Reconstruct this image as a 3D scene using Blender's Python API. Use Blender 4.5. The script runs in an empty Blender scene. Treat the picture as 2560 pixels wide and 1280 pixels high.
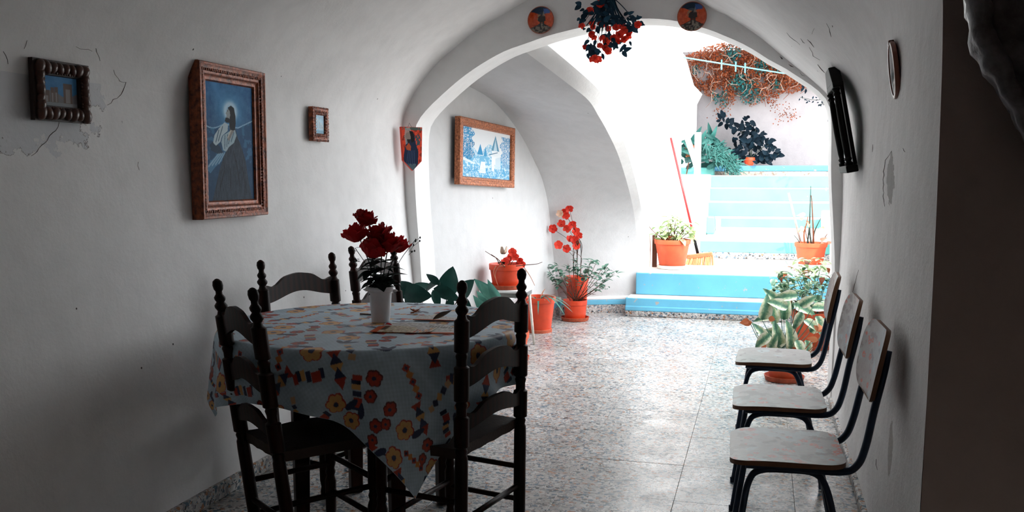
import bpy, math, random
import numpy as np
from mathutils import Vector, Matrix, noise

# ------------------------------------------------------------------ camera, world, sun, exposure
scene = bpy.context.scene
COL = scene.collection
cd = bpy.data.cameras.new('camera')
cd.sensor_fit = 'HORIZONTAL'; cd.sensor_width = 36.0
cd.lens = 2300.0 / 2560.0 * 36.0
cd.clip_start = 0.05; cd.clip_end = 200
cam = bpy.data.objects.new('camera', cd); COL.objects.link(cam)
CAM_PITCH = math.atan((436.0 - 640.0) / 2300.0)
CAM_YAW = math.atan((1910.0 - 1280.0) * math.cos(CAM_PITCH) / 2300.0)
cam.location = (0, 0, 1.40)
cam.rotation_euler = (math.pi / 2 + CAM_PITCH, 0, CAM_YAW)
scene.camera = cam

world = bpy.data.worlds.new('sky'); scene.world = world
world.use_nodes = True
wn = world.node_tree; wn.nodes.clear()
wo = wn.nodes.new('ShaderNodeOutputWorld'); wb = wn.nodes.new('ShaderNodeBackground')
wb.inputs['Color'].default_value = (0.93, 0.965, 1.0, 1); wb.inputs['Strength'].default_value = 1.15
wn.links.new(wb.outputs[0], wo.inputs[0])

sd = bpy.data.lights.new('sun', 'SUN'); sd.energy = 0.9; sd.angle = math.radians(1.2); sd.color = (1.0, 0.965, 0.91)
sun = bpy.data.objects.new('sun', sd); COL.objects.link(sun)
TO_SUN = Vector((0.50, -1.05, 1.0)).normalized()
sun.rotation_euler = TO_SUN.to_track_quat('Z', 'Y').to_euler()
sun.location = (3, -3, 9)

vs = scene.view_settings
scene.display_settings.display_device = 'sRGB'
vs.view_transform = 'Standard'; vs.look = 'None'; vs.gamma = 1.0; vs.use_curve_mapping = False
vs.exposure = 2.74
scene.cycles.max_bounces = 10; scene.cycles.diffuse_bounces = 7; scene.cycles.glossy_bounces = 4
scene.cycles.sample_clamp_indirect = 6.0
scene.cycles.use_denoising = True

# ------------------------------------------------------------------ helpers
R = random.Random(7)
def lin(c):
    return tuple((v / 12.92 if v <= 0.04045 else ((v + 0.055) / 1.055) ** 2.4) for v in c)
def hx(s):
    s = s.lstrip('#'); return lin(tuple(int(s[i:i + 2], 16) / 255 for i in (0, 2, 4)))
def tag(o, label=None, cat=None, group=None, kind=None):
    if label: o['label'] = label
    if cat: o['category'] = cat
    if group: o['group'] = group
    if kind: o['kind'] = kind
    return o
def empty(name, loc=(0, 0, 0), rz=0.0, **k):
    o = bpy.data.objects.new(name, None); COL.objects.link(o)
    o.location = loc; o.rotation_euler = (0, 0, rz); o.empty_display_size = 0.05
    return tag(o, **k)
def link(name, me, parent=None, M=None):
    o = bpy.data.objects.new(name, me); COL.objects.link(o)
    if parent is not None: o.parent = parent
    if M is not None: o.matrix_basis = M
    return o

class MB:
    def __init__(s): s.v = []; s.f = []; s.m = []
    def add(s, vs, fs, m=0):
        b = len(s.v); s.v.extend([tuple(p) for p in vs]); s.f.extend([tuple(i + b for i in f) for f in fs]); s.m.extend([m] * len(fs)); return s
    def box(s, x0, x1, y0, y1, z0, z1, m=0, M=None):
        vs = [Vector(p) for p in ((x0, y0, z0), (x1, y0, z0), (x1, y1, z0), (x0, y1, z0), (x0, y0, z1), (x1, y0, z1), (x1, y1, z1), (x0, y1, z1))]
        if M is not None: vs = [M @ p for p in vs]
        return s.add(vs, [(0, 3, 2, 1), (4, 5, 6, 7), (0, 1, 5, 4), (1, 2, 6, 5), (2, 3, 7, 6), (3, 0, 4, 7)], m)
    def tube(s, pts, rad, n=8, m=0, cap=True, flat=1.0):
        pts = [Vector(p) for p in pts]
        if not hasattr(rad, '__len__'): rad = [rad] * len(pts)
        t0 = (pts[1] - pts[0]).normalized()
        up = Vector((0, 0, 1)) if abs(t0.z) < 0.9 else Vector((1, 0, 0))
        u = t0.cross(up).normalized(); vs = []
        for i, p in enumerate(pts):
            t = (pts[min(i + 1, len(pts) - 1)] - pts[max(i - 1, 0)]).normalized()
            u = (u - t * u.dot(t)).normalized(); w = t.cross(u)
            for k in range(n):
                a = 2 * math.pi * k / n
                vs.append(p + u * math.cos(a) * rad[i] + w * math.sin(a) * rad[i] * flat)
        fs = []
        for i in range(len(pts) - 1):
            for k in range(n):
                fs.append((i * n + k, i * n + (k + 1) % n, (i + 1) * n + (k + 1) % n, (i + 1) * n + k))
        if cap:
            fs.append(tuple(range(n - 1, -1, -1))); fs.append(tuple((len(pts) - 1) * n + k for k in range(n)))
        return s.add(vs, fs, m)
    def lathe(s, prof, n=20, c=(0, 0, 0), m=0, M=None, sx=1.0, sy=1.0):
        vs = []
        for r_, z in prof:
            for k in range(n):
                a = 2 * math.pi * k / n
                vs.append(Vector((r_ * math.cos(a) * sx + c[0], r_ * math.sin(a) * sy + c[1], z + c[2])))
        if M is not None: vs = [M @ p for p in vs]
        fs = []
        for i in range(len(prof) - 1):
            for k in range(n):
                fs.append((i * n + k, i * n + (k + 1) % n, (i + 1) * n + (k + 1) % n, (i + 1) * n + k))
        if prof[0][0] > 1e-4: fs.append(tuple(range(n - 1, -1, -1)))
        if prof[-1][0] > 1e-4: fs.append(tuple((len(prof) - 1) * n + k for k in range(n)))
        return s.add(vs, fs, m)
    def ball(s, c, r_, n=10, k=6, m=0, sc=(1, 1, 1), M=None):
        vs = []; 
        for i in range(k + 1):
            ph = math.pi * i / k
            for j in range(n):
                a = 2 * math.pi * j / n
                p = Vector((math.sin(ph) * math.cos(a) * r_ * sc[0], math.sin(ph) * math.sin(a) * r_ * sc[1], -math.cos(ph) * r_ * sc[2]))
                if M is not None: p = M @ p
                vs.append(p + Vector(c))
        fs = [(i * n + j, i * n + (j + 1) % n, (i + 1) * n + (j + 1) % n, (i + 1) * n + j) for i in range(k) for j in range(n)]
        return s.add(vs, fs, m)
    def grid(s, P, m=0):
        nu = len(P); nv = len(P[0]); vs = [p for row in P for p in row]
        fs = [(i * nv + j, i * nv + j + 1, (i + 1) * nv + j + 1, (i + 1) * nv + j) for i in range(nu - 1) for j in range(nv - 1)]
        return s.add(vs, fs, m)
    def prism(s, poly, ax0, ax1, m=0, axis='y'):
        n = len(poly)
        def pt(p, d):
            return (p[0], d, p[1]) if axis == 'y' else ((d, p[0], p[1]) if axis == 'x' else (p[0], p[1], d))
        vs = [pt(p, ax0) for p in poly] + [pt(p, ax1) for p in poly]
        fs = [tuple(range(n)), tuple(range(2 * n - 1, n - 1, -1))] + [(i, i + n, (i + 1) % n + n, (i + 1) % n) for i in range(n)]
        return s.add(vs, fs, m)
    def mesh(s, name, mats, smooth=False):
        me = bpy.data.meshes.new(name); me.from_pydata(s.v, [], s.f)
        if not isinstance(mats, (list, tuple)): mats = [mats]
        for mt in mats: me.materials.append(mt)
        if len(mats) > 1: me.polygons.foreach_set('material_index', s.m)
        me.validate(); me.update()
        if smooth: me.polygons.foreach_set('use_smooth', [True] * len(me.polygons))
        return me
    def build(s, name, mats, parent=None, smooth=False, M=None, bevel=0.0, autos=None):
        me = s.mesh(name, mats, smooth or autos is not None)
        if autos is not None:
            try: me.set_sharp_from_angle(angle=math.radians(autos))
            except Exception: pass
        o = link(name, me, parent, M)
        if bevel:
            b = o.modifiers.new('bevel', 'BEVEL'); b.width = bevel; b.segments = 2; b.limit_method = 'ANGLE'; b.angle_limit = math.radians(40)
        return o

def spline(pts, n):
    """Catmull-Rom through points (tuples of any dimension), n samples per span."""
    P = [np.array(p, float) for p in pts]; P = [2 * P[0] - P[1]] + P + [2 * P[-1] - P[-2]]
    out = []
    for i in range(1, len(P) - 2):
        for k in range(n):
            t = k / n
            out.append(tuple(0.5 * (2 * P[i] + (P[i + 1] - P[i - 1]) * t + (2 * P[i - 1] - 5 * P[i] + 4 * P[i + 1] - P[i + 2]) * t * t + (3 * P[i] - P[i - 1] - 3 * P[i + 1] + P[i + 2]) * t ** 3)))
    out.append(tuple(P[-2])); return out
def resample(pts, n):
    P = np.array(pts, float); d = np.r_[0, np.cumsum(np.linalg.norm(np.diff(P, axis=0), axis=1))]
    t = np.linspace(0, d[-1], n)
    return [tuple(np.interp(tt, d, P[:, k]) for k in range(P.shape[1])) for tt in t]

# ------------------------------------------------------------------ materials
def newmat(name):
    m = bpy.data.materials.new(name); m.use_nodes = True
    nt = m.node_tree; b = nt.nodes['Principled BSDF']; return m, nt, b
def nd(nt, typ, **kw):
    n = nt.nodes.new(typ)
    for k, v in kw.items():
        if k in n.inputs: n.inputs[k].default_value = v
        else: setattr(n, k, v)
    return n
def ramp(nt, src, stops, interp='LINEAR'):
    r_ = nt.nodes.new('ShaderNodeValToRGB'); r_.color_ramp.interpolation = interp
    el = r_.color_ramp.elements
    while len(el) < len(stops): el.new(0.5)
    for e, (p, c) in zip(el, stops):
        e.position = p; e.color = (*c[:3], 1) if len(c) >= 3 else (c[0],) * 3 + (1,)
    nt.links.new(src, r_.inputs['Fac']); return r_.outputs['Color']
def mixc(nt, fac, a, b, mode='MIX'):
    m = nt.nodes.new('ShaderNodeMix'); m.data_type = 'RGBA'; m.blend_type = mode
    for sock, val in ((m.inputs[0], fac), (m.inputs[6], a), (m.inputs[7], b)):
        if hasattr(val, 'links') or isinstance(val, bpy.types.NodeSocket): nt.links.new(val, sock)
        elif isinstance(val, (int, float)): sock.default_value = val
        else: sock.default_value = (*val[:3], 1)
    return m.outputs[2]
def mth(nt, op, a, b=None, c=None, clamp=False):
    m = nt.nodes.new('ShaderNodeMath'); m.operation = op; m.use_clamp = clamp
    for i, v in enumerate((a, b, c)):
        if v is None: continue
        if isinstance(v, bpy.types.NodeSocket): nt.links.new(v, m.inputs[i])
        else: m.inputs[i].default_value = v
    return m.outputs[0]
def bumpit(nt, b, h, strength=0.3, dist=0.01):
    n = nt.nodes.new('ShaderNodeBump'); n.inputs['Strength'].default_value = strength; n.inputs['Distance'].default_value = dist
    nt.links.new(h, n.inputs['Height']); nt.links.new(n.outputs[0], b.inputs['Normal'])
def geo_pos(nt):
    return nt.nodes.new('ShaderNodeNewGeometry').outputs['Position']
def objc(nt):
    return nt.nodes.new('ShaderNodeTexCoord').outputs['Object']
def noi(nt, vec, scale, detail=4.0, rough=0.55):
    n = nt.nodes.new('ShaderNodeTexNoise'); n.inputs['Scale'].default_value = scale; n.inputs['Detail'].default_value = detail
    n.inputs['Roughness'].default_value = rough
    nt.links.new(vec, n.inputs['Vector']); return n.outputs['Fac']

def simple(name, col, rough=0.6, metal=0.0, var=0.12, scale=30.0, bump=0.0, spec=0.5, sheen=0.0):
    m, nt, b = newmat(name)
    v = objc(nt); f = noi(nt, v, scale)
    c = ramp(nt, f, [(0.3, tuple(x * (1 - var) for x in col)), (0.7, tuple(min(1, x * (1 + var)) for x in col))])
    nt.links.new(c, b.inputs['Base Color'])
    b.inputs['Roughness'].default_value = rough; b.inputs['Metallic'].default_value = metal
    b.inputs['Specular IOR Level'].default_value = spec
    if bump: bumpit(nt, b, f, bump, 0.004)
    return m

def plaster(name, col=(0.80, 0.795, 0.785), patches=(), bump=0.2, stain=0.12, specks=True):
    """Whitewashed lime plaster; patches: (axis 0/1, y-or-x, z, ry, rz, colour) of flaked paint with ragged rims."""
    m, nt, b = newmat(name)
    p = geo_pos(nt)
    big = noi(nt, p, 1.3, 5.0); mid = noi(nt, p, 9.0, 5.0); fine = noi(nt, p, 70.0, 3.0)
    c = ramp(nt, big, [(0.30, tuple(x * (1 - stain) for x in col)), (0.62, col)])
    c2 = ramp(nt, mid, [(0.25, (0.93,) * 3), (0.6, (1.0,) * 3)])
    c = mixc(nt, 1.0, c, c2, 'MULTIPLY')
    h = mth(nt, 'ADD', mth(nt, 'MULTIPLY', mid, 1.6), mth(nt, 'MULTIPLY', fine, 0.35))
    if specks:
        vo = nd(nt, 'ShaderNodeTexVoronoi', Scale=7.0); nt.links.new(p, vo.inputs['Vector'])
        d = mth(nt, 'LESS_THAN', vo.outputs['Distance'], 0.035)
        hi = nt.nodes.new('ShaderNodeSeparateColor'); nt.links.new(vo.outputs['Color'], hi.inputs[0])
        d = mth(nt, 'MULTIPLY', d, mth(nt, 'GREATER_THAN', hi.outputs[0], 0.72))
        c = mixc(nt, d, c, (0.10, 0.09, 0.085))
    if patches:
        sx = nt.nodes.new('ShaderNodeSeparateXYZ'); nt.links.new(p, sx.inputs[0])
        rag = noi(nt, p, 11.0, 6.0, 0.65)
        for ax, pu, pz, ru, rz, pc in patches:
            du = mth(nt, 'MULTIPLY', mth(nt, 'SUBTRACT', sx.outputs[ax], pu), 1.0 / ru)
            dz = mth(nt, 'MULTIPLY', mth(nt, 'SUBTRACT', sx.outputs[2], pz), 1.0 / rz)
            dd = mth(nt, 'SQRT', mth(nt, 'ADD', mth(nt, 'MULTIPLY', du, du), mth(nt, 'MULTIPLY', dz, dz)))
            dd = mth(nt, 'ADD', dd, mth(nt, 'MULTIPLY', mth(nt, 'SUBTRACT', rag, 0.5), 1.7))
            inside = ramp(nt, dd, [(0.97, (1, 1, 1)), (1.0, (0, 0, 0))])
            c = mixc(nt, inside, c, pc)
            rim = ramp(nt, dd, [(0.955, (0, 0, 0)), (0.985, (1, 1, 1)), (1.005, (1, 1, 1)), (1.02, (0, 0, 0))])
            c = mixc(nt, mth(nt, 'MULTIPLY', rim, ramp(nt, mid, [(0.46, (0, 0, 0)), (0.56, (1, 1, 1))])), c, (0.16, 0.14, 0.13))
            h = mth(nt, 'SUBTRACT', h, mth(nt, 'MULTIPLY', inside, 1.1))
    nt.links.new(c, b.inputs['Base Color'])
    b.inputs['Roughness'].default_value = 0.85; b.inputs['Specular IOR Level'].default_value = 0.2
    bumpit(nt, b, h, bump, 0.012)
    return m

def terrazzo(name, scale=62.0, light=0.80, rough=0.27):
    m, nt, b = newmat(name)
    p = geo_pos(nt)
    mp = nt.nodes.new('ShaderNodeMapping'); mp.inputs['Rotation'].default_value = (0, 0, 0.5); nt.links.new(p, mp.inputs[0])
    w = nd(nt, 'ShaderNodeTexNoise', Scale=40.0, Detail=2.0); nt.links.new(mp.outputs[0], w.inputs['Vector'])
    vadd = nt.nodes.new('ShaderNodeVectorMath'); vadd.operation = 'MULTIPLY_ADD'
    nt.links.new(w.outputs['Color'], vadd.inputs[0]); vadd.inputs[1].default_value = (0.012,) * 3; nt.links.new(mp.outputs[0], vadd.inputs[2])
    cols = []
    for sc, sel in ((scale, 0), (scale * 2.3, 1)):
        vo = nd(nt, 'ShaderNodeTexVoronoi', Scale=sc); nt.links.new(vadd.outputs[0], vo.inputs['Vector'])
        s_ = nt.nodes.new('ShaderNodeSeparateColor'); nt.links.new(vo.outputs['Color'], s_.inputs[0])
        L = light
        c = ramp(nt, s_.outputs[0], [(0.0, (0.55 * L, 0.54 * L, 0.52 * L)), (0.30, (0.33 * L, 0.33 * L, 0.33 * L)), (0.46, (0.70 * L, 0.69 * L, 0.67 * L)),
                                     (0.62, (0.10 * L, 0.17 * L, 0.23 * L)), (0.765, (0.42 * L, 0.20 * L, 0.10 * L)), (0.83, (0.56 * L, 0.49 * L, 0.47 * L)), (0.93, (0.05, 0.05, 0.05))], 'CONSTANT')
        cols.append((c, s_.outputs[1], vo.outputs['Distance']))
    pick = mth(nt, 'GREATER_THAN', cols[0][1], 0.45)
    c = mixc(nt, pick, cols[1][0], cols[0][0])
    dirt = noi(nt, p, 2.2, 5.0)
    c = mixc(nt, 1.0, c, ramp(nt, dirt, [(0.28, (0.72, 0.70, 0.67)), (0.6, (1, 1, 1))]), 'MULTIPLY')
    nt.links.new(c, b.inputs['Base Color'])
    rr = ramp(nt, noi(nt, p, 5.0, 5.0), [(0.3, (rough - 0.08,) * 3), (0.7, (rough + 0.16,) * 3)])
    nt.links.new(rr, b.inputs['Roughness'])
    bumpit(nt, b, noi(nt, p, 120.0, 2.0), 0.10, 0.002)
    return m

def chipped(name, col, under=(0.42, 0.40, 0.37), amount=0.36, rough=0.55):
    m, nt, b = newmat(name); p = geo_pos(nt)
    f = noi(nt, p, 16.0, 8.0, 0.7); g = noi(nt, p, 3.0, 3.0)
    base = ramp(nt, g, [(0.3, tuple(x * 0.88 for x in col)), (0.7, tuple(min(1, x * 1.06) for x in col))])
    k = ramp(nt, f, [(amount - 0.02, (1, 1, 1)), (amount + 0.015, (0, 0, 0))])
    nt.links.new(mixc(nt, k, base, under), b.inputs['Base Color'])
    b.inputs['Roughness'].default_value = rough
    bumpit(nt, b, f, 0.25, 0.006); return m

def attrmat(name, rough=0.6, bump=0.0, bscale=300.0, spec=0.3, coat=0.0):
    m, nt, b = newmat(name)
    a = nt.nodes.new('ShaderNodeAttribute'); a.attribute_name = 'paint'
    f = noi(nt, objc(nt), bscale, 2.0)
    c = mixc(nt, 1.0, a.outputs['Color'], ramp(nt, f, [(0.25, (0.88,) * 3), (0.65, (1,) * 3)]), 'MULTIPLY')
    nt.links.new(c, b.inputs['Base Color'])
    b.inputs['Roughness'].default_value = rough; b.inputs['Specular IOR Level'].default_value = spec
    b.inputs['Coat Weight'].default_value = coat; b.inputs['Coat Roughness'].default_value = 0.15
    if bump: bumpit(nt, b, f, bump, 0.001)
    return m

def leafmat(name, c1, c2, rough=0.45, trans=0.25, scale=9.0, spec=0.25):
    m, nt, b = newmat(name)
    oi = nt.nodes.new('ShaderNodeObjectInfo')
    f = noi(nt, geo_pos(nt), scale, 3.0)
    f2 = mth(nt, 'ADD', mth(nt, 'MULTIPLY', oi.outputs['Random'], 0.45), mth(nt, 'MULTIPLY', f, 0.75))
    c = ramp(nt, f2, [(0.3, c1), (0.8, c2)])
    nt.links.new(c, b.inputs['Base Color']); b.inputs['Roughness'].default_value = rough; b.inputs['Specular IOR Level'].default_value = spec
    if trans:
        t = nt.nodes.new('ShaderNodeBsdfTranslucent'); nt.links.new(c, t.inputs['Color'])
        mx = nt.nodes.new('ShaderNodeMixShader'); mx.inputs[0].default_value = trans
        nt.links.new(b.outputs[0], mx.inputs[1]); nt.links.new(t.outputs[0], mx.inputs[2])
        nt.links.new(mx.outputs[0], nt.nodes['Material Output'].inputs[0])
    return m

def wood(name, c1, c2, rough=0.35, scale=14.0, coat=0.0):
    m, nt, b = newmat(name); v = objc(nt)
    mp = nt.nodes.new('ShaderNodeMapping'); mp.inputs['Scale'].default_value = (1, 1, 0.25); nt.links.new(v, mp.inputs[0])
    w = nd(nt, 'ShaderNodeTexWave', Scale=scale, Distortion=6.0, Detail=3.0); nt.links.new(mp.outputs[0], w.inputs['Vector'])
    c = ramp(nt, w.outputs['Fac'], [(0.2, c1), (0.8, c2)])
    nt.links.new(c, b.inputs['Base Color']); b.inputs['Roughness'].default_value = rough
    b.inputs['Coat Weight'].default_value = coat; b.inputs['Specular IOR Level'].default_value = .12
    bumpit(nt, b, w.outputs['Fac'], 0.05, 0.002); return m

WALLC = (0.835, 0.828, 0.822)
M = {}
M['wall_left'] = plaster('plaster_wall_left', WALLC, [(1, 2.56, 1.70, 0.36, 0.22, (0.68, 0.69, 0.71))])
M['vault'] = plaster('plaster_vault', WALLC, specks=True)
M['wall_right'] = plaster('plaster_wall_right', (0.825, 0.815, 0.807), [(1, 3.72, 1.38, 0.10, 0.10, (0.40, 0.385, 0.375)), (1, 3.35, 0.45, 0.05, 0.10, (0.5, 0.48, 0.46))], bump=0.4, stain=0.15)
M['white'] = plaster('plaster_white', (0.83, 0.828, 0.82), specks=False, stain=0.05)
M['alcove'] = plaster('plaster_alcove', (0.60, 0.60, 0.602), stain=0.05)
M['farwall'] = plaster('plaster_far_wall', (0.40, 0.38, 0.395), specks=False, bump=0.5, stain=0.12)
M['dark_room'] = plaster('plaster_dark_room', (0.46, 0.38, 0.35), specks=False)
M['terrazzo'] = terrazzo('terrazzo')
M['aggregate'] = terrazzo('pebble_aggregate', 62.0, 0.8, 0.7)
M['grout'] = simple('grout', (0.36, 0.35, 0.34), 0.9)
M['blue'] = chipped('blue_paint', (0.13, 0.46, 0.66), amount=0.36)
M['turq'] = chipped('turquoise_paint', (0.12, 0.44, 0.41), (0.36, 0.34, 0.31), amount=0.31)
M['tread'] = chipped('tread_concrete', (0.66, 0.63, 0.60), (0.40, 0.37, 0.33), amount=0.36, rough=0.8)
M['deepblue'] = chipped('deep_blue_paint', (0.075, 0.27, 0.45), amount=0.36)
M['rubble'] = chipped('dusty_concrete', (0.30, 0.25, 0.22), (0.16, 0.13, 0.11), amount=0.45, rough=.9)
# ------------------------------------------------------------------ the setting
Y_ARCH, Y_BACK, Y_JAMB, Y_REAR = 5.85, 6.13, 2.73, -1.6
OUTER = [(-2.246, 0), (-2.30, .708), (-2.343, 1.172), (-2.358, 1.443), (-2.365, 1.66), (-2.352, 1.79), (-2.301, 1.898), (-2.228, 2.005), (-2.114, 2.133), (-2.007, 2.218),
         (-1.904, 2.295), (-1.799, 2.36), (-1.671, 2.425), (-1.487, 2.516), (-1.25, 2.60), (-.95, 2.635), (-.66, 2.57), (-.415, 2.464), (-.325, 2.41), (-.236, 2.36), (-.152, 2.306),
         (-.045, 2.226), (.05, 2.142), (.142, 2.063), (.236, 1.984), (.304, 1.921), (.393, 1.818), (.443, 1.652), (.455, 1.39), (.455, 1.1), (.448, .765), (.43, 0)]
INNER = [(-2.19, 0), (-2.237, .71), (-2.245, .861), (-2.268, 1.16), (-2.279, 1.443), (-2.272, 1.70), (-2.204, 1.814), (-2.079, 1.927), (-1.938, 2.037), (-1.80, 2.123), (-1.647, 2.198), (-1.497, 2.244),
         (-1.346, 2.288), (-1.136, 2.330), (-.93, 2.358), (-.74, 2.367), (-.55, 2.345), (-.361, 2.289), (-.26, 2.246), (-.169, 2.204), (-.076, 2.151), (.019, 2.086), (.094, 2.045), (.181, 1.986),
         (.281, 1.915), (.352, 1.84), (.380, 1.724), (.389, 1.39), (.41, 1.10), (.425, .86), (.43, .5), (.422, 0)]
outer = spline(OUTER, 4); inner = spline(INNER, 4)
i_l = min(range(len(outer)), key=lambda i: abs(outer[i][1] - 1.72) + (outer[i][0] > -1) * 9)
i_a = min(range(len(outer)), key=lambda i: abs(outer[i][0] + .95) + (outer[i][1] < 2) * 9)
i_r = min(range(len(outer)), key=lambda i: abs(outer[i][1] - 1.72) + (outer[i][0] < -1) * 9)

def wob(x, y, z, a=0.006):
    return a * noise.noise(Vector((x * 1.7, y * 1.7, z * 1.7)))
NEAR_R = [(-.95, 2.66), (-.66, 2.655), (-.415, 2.64), (-.325, 2.63), (-.236, 2.615), (-.152, 2.60), (-.045, 2.57), (.05, 2.535), (.142, 2.49), (.236, 2.43), (.304, 2.365), (.375, 2.26), (.425, 2.10), (.452, 1.85), (.457, 1.40), (.452, .8), (.44, 0)]
near_r = resample(spline(NEAR_R, 4), 400)
def rise_right(x, y, z):
    """The haunch of the vault on the chair side stands taller towards the doorway."""
    if x < -.95: return x, z
    f = min(1, max(0, (5.0 - y) / 2.0)); f = f * f * (3 - 2 * f)
    arc = arc_of(x, z); nx, nz = near_r[int(arc * 399)]
    return x + (nx - x) * f, z + (nz - z) * f
right_o = outer[i_a:]
_rd = np.r_[0, np.cumsum([math.hypot(b[0] - a[0], b[1] - a[1]) for a, b in zip(right_o, right_o[1:])])]; _rd /= _rd[-1]
def arc_of(x, z):
    k = min(range(len(right_o)), key=lambda i: (right_o[i][0] - x) ** 2 + (right_o[i][1] - z) ** 2); return _rd[k]
def sweep(prof, y0, y1, n=28):
    rows = []
    for k in range(n + 1):
        y = y0 + (y1 - y0) * k / n
        rows.append([(x + (wob(x, y, z) if abs(x) > .3 else 0), y, z + wob(y, x, z)) for x, z in (rise_right(px_, y, pz_) for px_, pz_ in prof)])
    return rows
def struct(name, mb, mat, label=None, parent=None, smooth=False, **k):
    o = mb.build(name, mat, parent, smooth=smooth, **k)
    if parent is None: o['kind'] = 'structure'
    if label: o['label'] = label
    return o

struct('wall_left', MB().grid(sweep(outer[:i_l + 1], Y_REAR, Y_ARCH + .03, 50)), M['wall_left'], 'long whitewashed plaster wall hung with framed pictures', smooth=True)
mb = MB().grid(sweep(outer[i_l:i_r + 1], Y_JAMB, Y_ARCH + .03, 24)); mb.grid(sweep(outer[i_l:i_a + 1], Y_REAR, Y_JAMB, 24))
struct('ceiling', mb, M['vault'], 'low whitewashed barrel vault over the dining room', smooth=True)
struct('wall_right', MB().grid(sweep(outer[i_r:], Y_JAMB, Y_ARCH + .03, 24)), M['wall_right'], 'stained plaster wall behind the row of school chairs', smooth=True)
# near room the camera stands in
mb = MB(); pts = [rise_right(x, Y_JAMB, z) for x, z in outer[i_a:]] + [(1.7, 0), (1.7, 2.68), (-.95, 2.68)]
mb.add([(x, Y_JAMB, z) for x, z in pts], [tuple(range(len(pts)))])
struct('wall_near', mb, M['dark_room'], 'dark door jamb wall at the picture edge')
mb = MB(); mb.add([(-.99, Y_REAR, 2.64), (1.7, Y_REAR, 2.64), (1.7, Y_JAMB, 2.67), (-.99, Y_JAMB, 2.64)], [(0, 1, 2, 3)])
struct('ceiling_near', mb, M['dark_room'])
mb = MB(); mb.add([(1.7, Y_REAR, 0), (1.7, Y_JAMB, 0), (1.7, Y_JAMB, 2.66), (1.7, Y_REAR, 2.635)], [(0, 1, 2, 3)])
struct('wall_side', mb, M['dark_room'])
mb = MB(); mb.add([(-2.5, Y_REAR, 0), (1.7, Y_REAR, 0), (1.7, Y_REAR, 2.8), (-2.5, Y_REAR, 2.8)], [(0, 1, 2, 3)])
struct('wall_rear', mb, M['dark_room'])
# arch between room and courtyard
N = 110
oo = resample([(-.95 + (x + .95) * 1.035, 1.2 + (z - 1.2) * 1.035 if z > 1.2 else z) for x, z in outer], N)
ii = resample(inner, N)
rect = resample([(-3.3, 0), (-3.3, 3.85), (1.9, 3.85), (1.9, 0)], N)
mb = MB()
mb.grid([[(x, Y_ARCH, z) for x, z in oo], [(x, Y_ARCH, z) for x, z in ii]])
mb.grid([[(x, Y_BACK, z) for x, z in ii], [(x, Y_BACK, z) for x, z in rect]])
struct('wall_arch', mb, M['white'], 'whitewashed wall with a wide round arch to the courtyard')
struct('trim_1', MB().grid([[(x, Y_ARCH, z) for x, z in ii], [(x, (Y_ARCH + Y_BACK) / 2, z) for x, z in ii], [(x, Y_BACK, z) for x, z in ii]]), M['white'], 'white reveal of the round arch', smooth=True)
struct('roof', MB().box(-3.3, 1.75, -1.8, Y_BACK - .002, 2.85, 3.84), M['white'])
mb = MB(); mb.box(1.72, 1.9, -1.8, 2.9, 0, 2.85); mb.box(-3.3, 1.9, -1.9, -1.62, 0, 2.85); mb.box(-3.4, -2.6, -1.9, Y_BACK - .01, 0, 2.85); mb.box(.6, 1.9, 2.75, Y_BACK - .01, 0, 2.85)
struct('wall_outer', mb, M['white'])

# alcove to the left of the courtyard
LUN = [(-1.955, 9.03, 0), (-1.971, 8.887, .35), (-1.985, 8.76, .75), (-1.994, 8.692, 1.003), (-2.002, 8.62, 1.166), (-2.02, 8.477, 1.362), (-2.048, 8.244, 1.543), (-2.074, 8.022, 1.696), (-2.096, 7.84, 1.797),
       (-2.129, 7.56, 1.922), (-2.161, 7.297, 2.006), (-2.196, 6.997, 2.06), (-2.229, 6.725, 2.10), (-2.30, 6.10, 2.27)]
RO = [(-1.22, 9.34, 0), (-1.22, 9.325, .525), (-1.22, 9.2, .823), (-1.22, 8.80, 1.165), (-1.22, 8.042, 1.536), (-1.22, 7.40, 1.735), (-1.22, 6.94, 1.845), (-1.23, 6.60, 1.93), (-1.32, 6.36, 2.02), (-1.62, 6.10, 2.26)]
RI = [(-1.14, 9.40, 0), (-1.14, 9.369, .51), (-1.14, 9.26, .81), (-1.14, 8.98, 1.055), (-1.14, 8.503, 1.345), (-1.14, 7.996, 1.58), (-1.14, 7.349, 1.80), (-1.14, 6.857, 1.92), (-1.15, 6.55, 2.0), (-1.24, 6.33, 2.10), (-1.50, 6.10, 2.33)]
n = 60
lu = resample(spline(LUN, 6), n); ro = resample(spline(RO, 6), n); ri = resample(spline(RI, 6), n)
rows = [[tuple(np.array(a) * (1 - t) + np.array(b) * t) for a, b in zip(lu, ro)] for t in np.linspace(0, 1, 10)]
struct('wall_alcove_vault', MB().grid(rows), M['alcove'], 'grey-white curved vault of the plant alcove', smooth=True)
struct('trim_2', MB().grid([ro, [tuple((np.array(a) + np.array(b)) / 2 + np.array((.012, -.012, .008))) for a, b in zip(ro, ri)], ri]), M['white'], 'pale rounded edge of the alcove', smooth=True)
mb = MB(); mb.add([(-2.31, 6.06, 0), (-1.945, 9.10, 0), (-1.945, 9.10, 2.2), (-2.31, 6.06, 2.2)], [(0, 1, 2, 3)])
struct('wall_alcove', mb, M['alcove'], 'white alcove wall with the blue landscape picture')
top = [(p[0], p[1], 3.9) for p in ri]
mb = MB(); mb.grid([ri, top]); mb.box(-1.44, -1.14, 9.395, 13.3, 0, 3.9); mb.box(-3.3, -1.1, 6.1, 13.3, 3.9, 4.0); mb.box(-3.3, -2.4, 6.12, 13.3, 0, 3.9)
struct('wall_courtyard', mb, M['white'], 'tall bright white wall beside the outdoor steps')
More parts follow.
